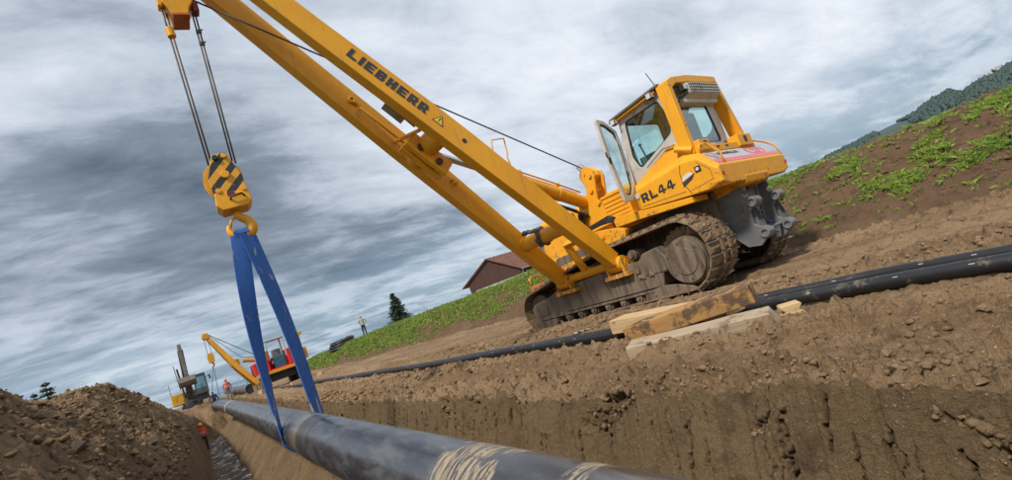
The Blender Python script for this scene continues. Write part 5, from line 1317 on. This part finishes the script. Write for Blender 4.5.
mb = MB(); mb.box((2.96,.5,1.3),(3.35,2.2,2.1)); mb.beam((3.15,.9,2.0),(3.15,.9,3.15),.14,.14,(1,0,0)); mb.box((3.05,.8,3.0),(3.4,1.0,3.25)); mb.build('counterweight', YELD, p2, bevel=.03)
h2 = V((1.22, 37.4, 5.10))-P2; Rz = Matrix.Rotation(R(-3), 3, 'Z'); h2 = Rz @ h2
for y in (.5, 1.9):
    mb = MB(); mb.multibeam([((-.05,y,.72),.18,.26),((-.9,y+.2*(1 if y < 1 else -1),2.2),.18,.32),(h2+V((0,.12*(1 if y > 1 else -1),0)),.14,.22)], (1,0,1)); mb.build('boom_leg', YELD, p2, bevel=.02)
mb = MB(); mb.box((h2.x-.16,h2.y-.22,h2.z-.22),(h2.x+.14,h2.y+.22,h2.z+.16)); mb.cyl((h2.x-.02,h2.y-.25,h2.z-.05),(h2.x-.02,h2.y+.25,h2.z-.05),.2,16); mb.build('boom_head', YELD, p2, bevel=.02)
mb = MB(); mb.cyl((-.9,.75,2.28),(-.9,1.65,2.28),.16,14); mb.box((-1.25,.9,2.35),(-.7,1.5,2.7)); mb.build('boom_cross_tube', YELD, p2)
mb = MB(); mb.cyl((.65,1.3,2.15),(-.45,1.25,2.50),.13,14); mb.build('boom_cylinder', YELD, p2)
mb = MB(); mb.tube([(.75,1.2,2.2),h2+V((.1,0,.1))],.02,6); mb.tube([(.75,1.3,2.3),V((-.5,1.2,2.75)),h2+V((.1,.1,.12))],.016,6); mb.build('boom_rope', CABLEB, p2)
hb2 = empty('hook_block', P2+Matrix.Rotation(R(3),3,'Z')@h2+V((-.02,-.05,-2.05))); tag(hb2, 'small yellow hook block on the far red pipelayer', 'hook block')
mb = MB(); mb.prism([(-.14,.9),(.14,.9),(.2,.6),(.16,.28),(-.16,.28),(-.2,.6)],1,-.14,.14); mb.build('housing', YELD, hb2, bevel=.02)
mb = MB(); mb.tube([(0,0,.28),(.09,0,.15),(.04,0,.02),(-.07,0,.06)],[.05,.06,.05,.03],10); mb.build('hook', YELD, hb2, smooth=True)
mb = MB()
for x in (-.12, .12): mb.tube([(x,0,.85),(x*.8,0,1.95)],.016,6)
mb.build('hoist_rope', ROPE, hb2)
hw = hb2.location; pa2 = pipe_axis(hw.y)
mb = MB(); 
for s_ in (-1, 1): mb.beam(hw+V((.02*s_,0,.05)), V((pa2.x+s_*.24, hw.y, pa2.z)), .10, .03, (1,0,0))
mb.tube([V((pa2.x+.25*math.cos(a), hw.y, pa2.z+.25*math.sin(a))) for a in np.linspace(math.pi, 2*math.pi, 9)], .03, 6)
tag(mb.build('lifting_sling', simple('grey_sling', (.05,.055,.065), (.08,.08,.09), 6, .8), None), 'dark grey sling holding the far end of the pipe under the small hook', 'sling')

# ------------------------------------------------------------------ excavator at the head of the trench
EXY = simple('excavator_yellow', (.66,.36,.02), (.58,.3,.02), 3, .5, dirt=MUD, dirtamt=.3)
EXG = simple('excavator_dark_arm', (.055,.05,.047), (.085,.075,.065), 4, .6, dirt=(.2,.15,.1), dirtamt=.35)
ex = empty('excavator', (-.45, 51, .50), 0); tag(ex, 'excavator with upright dark arm and yellow engine cover at the trench head', 'excavator')
for x in (-1.35, .75):
    mb = MB(); mb.prism(stadium(-1.5, 1.5, .45, .42), 0, x, x+.6); mb.build('crawler_track', TMUD, ex)
mb = MB(); mb.cyl((0,0,.6),(0,0,1.05),.7,20); mb.box((-.8,-1.2,.25),(.8,1.2,.75)); mb.build('undercarriage', DARK, ex, bevel=.03)
mb = MB(); mb.box((-1.35,-.4,1.05),(-.45,2.3,2.0)); mb.build('engine_cover', EXY, ex, bevel=.06)
mb = MB(); mb.box((-.45,-.6,.8),(1.3,2.3,1.45)); mb.box((-1.3,1.9,1.05),(1.3,2.7,2.0)); mb.build('upper_frame', EXG, ex, bevel=.05)
mb = MB(); mb.ring([(.42,1.42),(1.34,1.42),(1.34,3.0),(.42,3.0)],[(.52,1.62),(1.24,1.62),(1.24,2.9),(.52,2.9)],1,-1.0,-.9); mb.ring([(.42,1.42),(1.34,1.42),(1.34,3.0),(.42,3.0)],[(.52,1.62),(1.24,1.62),(1.24,2.9),(.52,2.9)],1,.5,.6); mb.box((.42,-.9,3.0),(1.34,.6,3.08)); mb.box((.42,-.9,1.4),(1.34,.5,1.6))
for x in (.42, 1.27): mb.box((x,-.95,1.42),(x+.07,-.85,3.0)); mb.box((x,.45,1.42),(x+.07,.55,3.0)); mb.box((x,-.9,1.4),(x+.07,.5,1.9))
ec = mb.build('cab', simple('cab_grey', (.14,.15,.15), (.11,.12,.12), 4, .5), ex, bevel=.02)
mb = MB(); mb.box((.52,-.94,1.62),(1.24,-.93,2.9)); mb.build('window_pane', GLASSD, ec); mb = MB(); mb.box((.45,-.85,1.9),(.455,.45,2.95)); mb.build('window_pane', GLASSD, ec)
mb = MB(); mb.tube([(1.34,-.9,2.6),(1.62,-1.0,2.75),(1.62,-1.0,2.5)],.025,6); mb.box((1.56,-1.03,2.4),(1.68,-.98,2.75)); mb.build('mirror', BLACK, ec)
mb = MB(); mb.multibeam([((-.05,-.4,1.4),.42,.5),((.02,-1.2,3.2),.42,.6),((.10,-1.9,5.3),.40,.45)],(0,-1,.2)); mb.build('boom', EXG, ex, bevel=.03)
mb = MB(); mb.multibeam([((.10,-1.7,5.75),.26,.30),((.10,-2.1,5.2),.30,.5),((.1,-2.9,2.9),.26,.32)],(0,-1,0)); mb.build('stick', EXG, ex, bevel=.03)
for x in (-.38, .22): mb = MB(); mb.tube([(x,-.9,1.6),(x-.06,-1.75,3.9)],.07,10); mb.build('boom_cylinder', EXG, ex)
mb = MB(); mb.tube([(-.55,-1.3,2.2),(-.62,-1.9,4.2)],.03,6); mb.build('hydraulic_hose', BLACK, ex)
bk = [(-2.75,3.05),(-3.35,2.95),(-3.75,2.55),(-3.6,2.15),(-3.1,2.02),(-2.65,2.2),(-2.9,2.35),(-3.25,2.4),(-3.3,2.62),(-2.9,2.8)]
mb = MB(); mb.prism([(a*.8-.6, b*.8+.62) for a, b in bk], 0, -.50, .66); bkt = mb.build('bucket', simple('bucket_worn_steel', (.10,.075,.052), (.15,.115,.08), 4, .7, bmp=.3), ex, bevel=.04)
mb = MB()
for k in range(5): mb.box((-.45+k*.24,-2.78,2.31),(-.35+k*.24,-2.56,2.38))
mb.build('bucket_teeth', CHAIN, bkt)
mb = MB(); mb.tube([(-1.3,-.4,2.0),(-1.3,-.4,2.9)],.03,6); mb.tube([(-1.35,-.4,1.1),(-1.7,-.9,1.1),(-1.75,-.9,.3)],.025,6); mb.build('hand_rail', GREYT, ex)

# ------------------------------------------------------------------ people
SKIN = simple('skin', (.42,.24,.16), (.38,.21,.14), 6, .55)
def person(name, loc, rz, joints, mats, label, height=1.78, extras=None, hips=.93):
    """joints: overrides; one continuous skinned body, materials chosen by region"""
    J = dict(pelvis=(0,0,.96), waist=(0,0,1.10), chest=(0,-.01,1.32), neckb=(0,0,1.47), neck=(0,.0,1.53), head=(0,-.025,1.63), crown=(0,-.015,1.71),
             shl=(-.17,0,1.42), ell=(-.25,.02,1.16), wrl=(-.26,-.05,.92), hal=(-.26,-.08,.83), shr=(.17,0,1.42), elr=(.25,.02,1.16), wrr=(.26,-.05,.92), har=(.26,-.08,.83),
             hil=(-.10,0,.92), knl=(-.11,-.02,.50), anl=(-.11,.02,.09), tol=(-.12,-.15,.04), hir=(.10,0,.92), knr=(.11,-.02,.50), anr=(.11,.02,.09), tor=(.12,-.15,.04))
    J.update(joints)
    Rd = dict(pelvis=.145, waist=.135, chest=.155, neckb=.085, neck=.055, head=.098, crown=.085, shl=.075, ell=.052, wrl=.036, hal=.042, hil=.098, knl=.068, anl=.048, tol=.042)
    E_ = [('pelvis','waist'),('waist','chest'),('chest','neckb'),('neckb','neck'),('neck','head'),('head','crown'),('chest','shl'),('shl','ell'),('ell','wrl'),('wrl','hal'),('chest','shr'),('shr','elr'),('elr','wrr'),('wrr','har'),
          ('pelvis','hil'),('hil','knl'),('knl','anl'),('anl','tol'),('pelvis','hir'),('hir','knr'),('knr','anr'),('anr','tor')]
    names = list(J); ix = {n_: i for i, n_ in enumerate(names)}
    me = bpy.data.meshes.new(name); me.from_pydata([J[n_] for n_ in names], [(ix[a], ix[b]) for a, b in E_], [])
    ob = bpy.data.objects.new(name, me); COL.objects.link(ob)
    sk = ob.modifiers.new('skin', 'SKIN'); sk.use_smooth_shade = True; sub = ob.modifiers.new('sub', 'SUBSURF'); sub.levels = 2; sub.render_levels = 2
    sv = me.skin_vertices[0].data
    for n_ in names:
        k = n_[:-1]+'l' if n_[-1] == 'r' and n_[:-1]+'l' in Rd else n_
        r_ = Rd.get(k, Rd.get(n_, .06)); sv[ix[n_]].radius = (r_, r_*.85); sv[ix[n_]].use_root = (n_ == 'pelvis')
    bpy.context.view_layer.update()
    m2 = bpy.data.meshes.new_from_object(ob.evaluated_get(bpy.context.evaluated_depsgraph_get())); bpy.data.objects.remove(ob)
    for mm in mats[:5]: m2.materials.append(mm)     # 0 skin 1 top 2 trousers 3 shoes 4 hair
    JV = {n_: V(p) for n_, p in J.items()}
    def dist(p, a, b): ab = b-a; t = max(0, min(1, (p-a).dot(ab)/ab.length_squared)); return (p-a-ab*t).length
    for f in m2.polygons:
        c = f.center; best = min(E_, key=lambda e: dist(c, JV[e[0]], JV[e[1]])-.6*Rd.get(e[1], .06)); b = best[1]
        k = 1
        if b in ('hil','hir','knl','knr','anl','anr'): k = 2
        if b in ('tol','tor') or c.z < .09: k = 3
        if b in ('wrl','wrr'): k = 1 if mats[5] else 0
        if b in ('hal','har','neck','head','crown'): k = 0
        if b in ('head','crown') and (c.z > J['head'][2]+.055 or c.y > J['head'][1]+.045): k = 4
        if b == 'waist' and c.z < .98: k = 2
        f.material_index = k
    o = link(name, m2); o.location = loc; o.rotation_euler = (0,0,rz); s_ = height/1.78; o.scale = (s_,s_,s_)
    for f in (extras or []): f(o, J)
    return tag(o, label, 'person')
def helmet(mat):
    def g(o, J):
        h = J['head']; mb = MB(); prof = [(.0,.145),(.055,.138),(.095,.115),(.118,.07),(.125,.03),(.15,.022),(.15,.012)]; n = 16; vs = []
        for r_, z in prof:
            for k in range(n):
                a = 2*math.pi*k/n; e = .045 if (r_ > .14 and math.sin(a) < -.5) else 0; vs.append((h[0]+(r_+.001)*math.cos(a)*.88, h[1]+(r_+e+.001)*math.sin(a), h[2]+z))
        mb.add(vs, [(i*n+k, i*n+(k+1) % n, (i+1)*n+(k+1) % n, (i+1)*n+k) for i in range(len(prof)-1) for k in range(n)]); mb.build('helmet', mat, o, smooth=True)
    return g
def vest(mat, band, zlo=.92):
    def g(o, J):
        w = V(J['waist']); c = V(J['chest']); pe = V(J['pelvis']); n = 16
        rows = [(pe+(w-pe)*.1, .185, .165), (w, .18, .16), (w.lerp(c, .55), .19, .168), (c, .205, .175), (c+V((0,0,.08)), .195, .15), (c+V((0,0,.135)), .12, .11)]
        def shell(rws, mt, nm, par):
            mb = MB(); vs = [(p.x+a*math.cos(2*math.pi*k/n), p.y+b*math.sin(2*math.pi*k/n), p.z) for p, a, b in rws for k in range(n)]
            mb.add(vs, [(i*n+k, i*n+(k+1) % n, (i+1)*n+(k+1) % n, (i+1)*n+k) for i in range(len(rws)-1) for k in range(n)]); return mb.build(nm, mt, par, smooth=True)
        vo = shell(rows, mat, 'safety_vest', o)
        for t in (.15, .55):
            p = w.lerp(c, t); shell([(p, .197, .176), (p+V((0,0,.05)), .199, .178)], band, 'reflective_band', vo)
    return g
HV = simple('hi_vis_orange', (.78,.10,.02), (.7,.08,.015), 6, .7); HVR = simple('hi_vis_red', (.62,.04,.03), (.55,.03,.02), 6, .7); REFL = simple('reflective_grey', (.55,.56,.56), None, 5, .4)
HO = simple('orange_helmet', (.80,.16,.02), None, 4, .35); HB = simple('white_blue_helmet', (.10,.14,.38), None, 4, .35)
def cloth(n_, c): return simple(n_, c, tuple(v*.8 for v in c), 9, .85)
HAIRB = cloth('brown_hair', (.14,.07,.035)); HAIRD = cloth('dark_hair', (.03,.022,.018)); SHOE = cloth('dark_shoes', (.03,.027,.025))
def bz(x, y): return float(bank_z(np.array([x]), np.array([y]))[0])
px_, py_ = 12.05, 40.8
person('person', (px_, py_, bz(px_, py_)-.03), R(-48), dict(ell=(-.36,.10,1.20), wrl=(-.20,-.02,1.02), hal=(-.15,-.05,1.0), elr=(.36,.10,1.20), wrr=(.20,-.02,1.02), har=(.15,-.05,1.0), knl=(-.12,-.02,.50), anl=(-.14,.02,.09), tol=(-.15,-.14,.04)),
       [SKIN, cloth('grey_green_tee', (.30,.32,.27)), cloth('black_trousers', (.012,.012,.014)), SHOE, HAIRB, 0], 'man in grey T-shirt and black trousers, hands on hips, on the embankment', 1.86)
person('person', (1.98, 45.5, float(rise(np.array([45.5]))[0])+.02), R(8), dict(ell=(-.27,.0,1.18), elr=(.27,.0,1.18)),
       [SKIN, cloth('grey_work_jacket', (.22,.23,.25)), cloth('grey_work_trousers', (.20,.21,.23)), SHOE, HAIRD, 1], 'worker with orange helmet and red vest standing beside the far pipe', 1.84, [vest(HVR, REFL), helmet(HO)])
person('person', (.95, 45.0, -.03), R(190), dict(head=(0,-.06,1.60), crown=(0,-.08,1.68), elr=(.3,-.1,1.15)),
       [SKIN, cloth('dark_blue_jacket', (.022,.03,.06)), cloth('dark_trousers', (.025,.027,.035)), SHOE, HAIRD, 1], 'worker in dark clothes half hidden behind the far end of the pipe', 1.8)
person('person', (-.25, 34.5, -1.66), R(10), dict(chest=(0,-.04,1.31), head=(0,-.07,1.61), crown=(0,-.08,1.69), elr=(.28,-.08,1.17), wrr=(.2,-.2,1.05), har=(.16,-.26,1.03)),
       [SKIN, cloth('orange_work_jacket', (.62,.09,.02)), cloth('dark_blue_trousers', (.03,.035,.05)), SHOE, HAIRD, 1], 'worker in orange vest and helmet standing down in the trench', 1.78, [vest(HV, REFL), helmet(HO)])

# ------------------------------------------------------------------ far pipe string on supports
a_ = V((3.15, 41.0, .95)); b_ = V((2.75, 66, 1.5))
ps = empty('pipe_string', a_); tag(ps, 'dark pipe with open end lying beside the red pipelayer', 'pipe')
mb = MB(); mb.tube([V((0,0,0)), b_-a_], .33, 28, caps=False); mb.tube([V((0,0,0)), b_-a_], .30, 28, caps=False); n = 28
mb.build('pipe_shell', simple('far_pipe_grey', (.07,.068,.065), (.11,.105,.1), 3, .45, dirt=(.22,.17,.12), dirtamt=.2), ps, smooth=True)
mb = MB(); mb.cyl((0,.02,0),(0,.06,0),.315,28); mb.build('end_cap', DARK, ps)
for k, y in enumerate((42.2, 50)):
    x = a_.x+(b_.x-a_.x)*(y-41)/25; mb = MB(); z0 = float(rise(np.array([y]))[0])
    for q in range(2):
        for e in (-.35, .35): mb.beam((x-.6 if q else x+e, y+e if q else y-.6, z0+.07+.15*q), (x+.6 if q else x+e, y+e if q else y+.6, z0+.07+.15*q), .16, .14)
    tag(mb.build('timber_support', PINE, None), ['crossed timber blocks under the near end of the far pipe', 'crossed timber blocks farther back under the far pipe'][k], 'timber', 'timber supports of the far pipe')
for k, (x, y, L, a, lab) in enumerate(((3.3, 33.5, .9, 40, 'pale timber offcut on the soil left of the red pipelayer track'), (5.0, 32.0, 1.1, 12, 'pale timber offcut on the soil in front of the red pipelayer'), (5.9, 30.5, .8, 70, 'pale timber offcut on the soil, nearest of the three offcuts'))):
    z0 = float(strip_z(np.array([x]), np.array([y]))[0]); d = V((math.cos(R(a)), math.sin(R(a)), 0))*L/2; mb = MB(); mb.beam(-d, d, .26, .22); o = mb.build('timber_offcut', PINE, None, bevel=.015); o.location = (x, y, z0+.1); tag(o, lab, 'timber', 'timber offcuts by the far machine')

# ------------------------------------------------------------------ coils of black duct on the embankment
cx0, cy0 = 11.9, 48.6; zc0 = bz(cx0, cy0)
for k in range(3):
    mb = MB(); n = 28; vs = []; R0 = 1.15-.05*k
    for i in range(n+1):
        a = 2*math.pi*i/n; vs.append((R0*math.cos(a), R0*math.sin(a), .03*math.sin(3*a)))
    mb.tube(vs, .12, 10, caps=False); o = mb.build('duct_coil', DUCT, None, smooth=True); o.location = (cx0+.1*k, cy0+.12*k, zc0+.12+.23*k); o.rotation_euler = (R(4), R(-6), 0)
    tag(o, ['black duct coil at the bottom of the pile on the embankment', 'black duct coil in the middle of the pile on the embankment', 'black duct coil on top of the pile on the embankment'][k], 'coil', 'black duct coils on the embankment')

# ------------------------------------------------------------------ barn
BW = simple('dark_brown_boards', (.068,.033,.024), (.092,.045,.032), 3, .85); BR = simple('rust_brown_roof', (.165,.074,.052), (.21,.10,.072), 2, .8, dirt=(.09,.05,.04), dirtamt=.3)
CONC = simple('pale_concrete', (.46,.45,.43), (.38,.37,.35), 3, .85)
A = V((29.9, 54.8, 0)); B_ = V((35.9, 50.7, 0)); g = (B_-A).normalized(); back = V((-g.y, g.x, 0)); back = back if back.y > 0 else -back
back = (back*.62 + g*.78).normalized()
bz0 = bz(31, 52)-.4
bo = empty('barn', (A.x, A.y, 0)); tag(bo, 'dark brown timber barn with rust-brown gable roof behind the embankment', 'barn')
Wd = (B_-A).length; EV, AP, LEN = 4.02, 6.42, 9.0
def bp(u, w, z): p = g*u+back*w; return V((p.x, p.y, z))
mb = MB(); pts = [(0.25,bz0),(Wd-.25,bz0),(Wd-.25,EV),(Wd/2,AP-.12),(.25,EV)]
n = 5; vs = [bp(u, .35, z) for u, z in pts]+[bp(u, LEN, z) for u, z in pts]; mb.add(vs, [tuple(range(n)), tuple(range(2*n-1, n-1, -1))]+[(i, n+i, n+(i+1) % n, (i+1) % n) for i in range(n)]); mb.build('wall', DARK, bo)
# vertical boards on the gable and the long side, one by one
q = random.Random(4); nb_ = 30
for k in range(nb_):
    u0 = .2+(Wd-.4)*k/nb_; u1 = .2+(Wd-.4)*(k+1)/nb_-.025; zt = lambda u: EV+(AP-.15-EV)*(1-abs(u-Wd/2)/(Wd/2))
    mb = MB(); o_ = q.uniform(.0,.03); vs = [bp(u, w, z) for w in (.27-o_, .33) for u, z in ((u0,bz0),(u1,bz0),(u1,zt(u1)-.05),(u0,zt(u0)-.05))]
    mb.add(vs, [(0,1,2,3),(7,6,5,4),(0,4,5,1),(1,5,6,2),(2,6,7,3),(3,7,4,0)]); mb.build('board', BW, bo)
for k in range(28):
    w0 = .35+(LEN-.4)*k/28; w1 = w0+(LEN-.4)/28-.03
    mb = MB(); vs = [bp(u, w, z) for u in (Wd-.2, Wd-.14) for w, z in ((w0,bz0),(w1,bz0),(w1,EV-.05),(w0,EV-.05))]
    mb.add(vs, [(0,1,2,3),(7,6,5,4),(0,4,5,1),(1,5,6,2),(2,6,7,3),(3,7,4,0)]); mb.build('board', BW, bo)
for s_ in (0, 1):
    u_e = -.35 if s_ == 0 else Wd+.35; ze = EV-.22; mb = MB()
    vs = [bp(u_e,-.15,ze), bp(Wd/2,-.15,AP), bp(Wd/2,LEN+.3,AP), bp(u_e,LEN+.3,ze)]; vs += [v_-V((0,0,.12)) for v_ in vs]
    mb.add(vs, [(0,1,2,3),(7,6,5,4),(0,4,5,1),(1,5,6,2),(2,6,7,3),(3,7,4,0)]); ro = mb.build('roof', BR, bo)
    mb = MB()
    for k in range(15):
        w = -.1+(LEN+.35)*k/14; mb.beam(bp(u_e,w,ze+.03), bp(Wd/2,w,AP+.03), .05, .05)
    o = mb.build('roof_ribs', BR, ro); o['kind'] = 'stuff'
mb = MB(); mb.tube([bp(Wd+.38,-.2,EV-.3), bp(Wd+.38,LEN,EV-.3)], .07, 8); mb.tube([bp(Wd+.38,0,EV-.3), bp(Wd+.1,.1,EV-.9), bp(Wd-.55,.2,EV-1.1)], .05, 8); mb.build('gutter', GREYT, bo)
mb = MB(); mb.beam(V((28.6,50.2,bz(28.6,50.2)+.55)), V((36.4,44.0,bz(36.4,44)+.95)), .3, 1.4); o = mb.build('concrete_wall', CONC, None, bevel=.02); tag(o, 'low pale concrete wall in front of the brown barn', 'wall')

# ------------------------------------------------------------------ trees
def conifer(name, loc, h, r, label, group=None, tiers=16, seed=0, lean=0, dens=34):
    q = np.random.default_rng(seed); root = empty(name, loc); root.rotation_euler = (0, lean, 0); tag(root, label, 'tree', group)
    mb = MB(); mb.tube([(0,0,-.3),(0,0,h*.5),(0,0,h*.98)],[r*.10,r*.06,.01],8); tk = mb.build('trunk', BARK, root)
    vs, fs = [], []; br = MB()
    for k in range(tiers):
        t = (k+.3)/tiers; z = h*(.06+.92*t); L0 = r*(1-t)**.85*1.05+.03*h*.3
        for j in range(int(7+5*(1-t))):
            a = q.uniform(0, 6.28); L = L0*q.uniform(.55, 1.15); dr = -.22*L+q.uniform(-.1,.15)*L; d = np.array([math.cos(a), math.sin(a), 0])
            br.tube([(0,0,z), tuple(d*L+np.array([0,0,z+dr]))], [.012*h/4,.004], 4, caps=False)
            for m_ in range(dens):
                s_ = q.uniform(.12, 1.05); p = d*L*s_+np.array([0,0,z+dr*s_])+q.normal(0, .05*L+.012*h, 3)*np.array([1,1,.6]); sz_ = h*.022*q.uniform(.6,1.5)
                e1 = q.normal(0,1,3); e1 /= np.linalg.norm(e1); e2 = q.normal(0,1,3); e2 -= e1*(e2@e1); e2 /= np.linalg.norm(e2)
                b0 = len(vs); vs += [p-e1*sz_, p+e1*sz_, p+e2*sz_*.7]; fs.append((b0, b0+1, b0+2))
    br.build('branches', BARK, root)['kind'] = 'stuff'
    joined('crown', np.array(vs), np.array(fs), SPRUCE, root)
    return root
conifer('spruce_tree', (19.9, 53.4, bz(19.9, 53.4)-.1), 4.1, 1.75, 'single dark spruce standing behind the grassy embankment', seed=3, dens=60, tiers=20)
gx = 'young trees behind the spoil heap'
for k, (x, y, z, h, lab) in enumerate(((-5.2, 24.4, 2.35, 1.15, 'small dark sapling behind the heap, thinnest of the three at far left'), (-5.0, 26.2, 2.4, 1.25, 'small dark conifer behind the heap, in the middle of the three'), (-4.75, 27.0, 2.3, 1.75, 'bushiest dark conifer behind the spoil heap, right of the three'))):
    conifer('young_tree', (x, y, z-1.2), h+1.2, (.25,.35,.75)[k], lab, gx, 14, 20+k, 0, 16)
# thin posts far along the strip
for k, (x, y) in enumerate(((4.6, 62), (5.9, 64))):
    mb = MB(); z0 = float(rise(np.array([y]))[0]); mb.tube([(0,0,-.1),(0,0,1.5)],.05,8); o = mb.build('marker_post', GREYT, None); o.location = (x, y, z0); tag(o, ['thin marker post far along the strip, left of the two', 'thin marker post far along the strip, right of the two'][k], 'post', 'marker posts far along the strip')
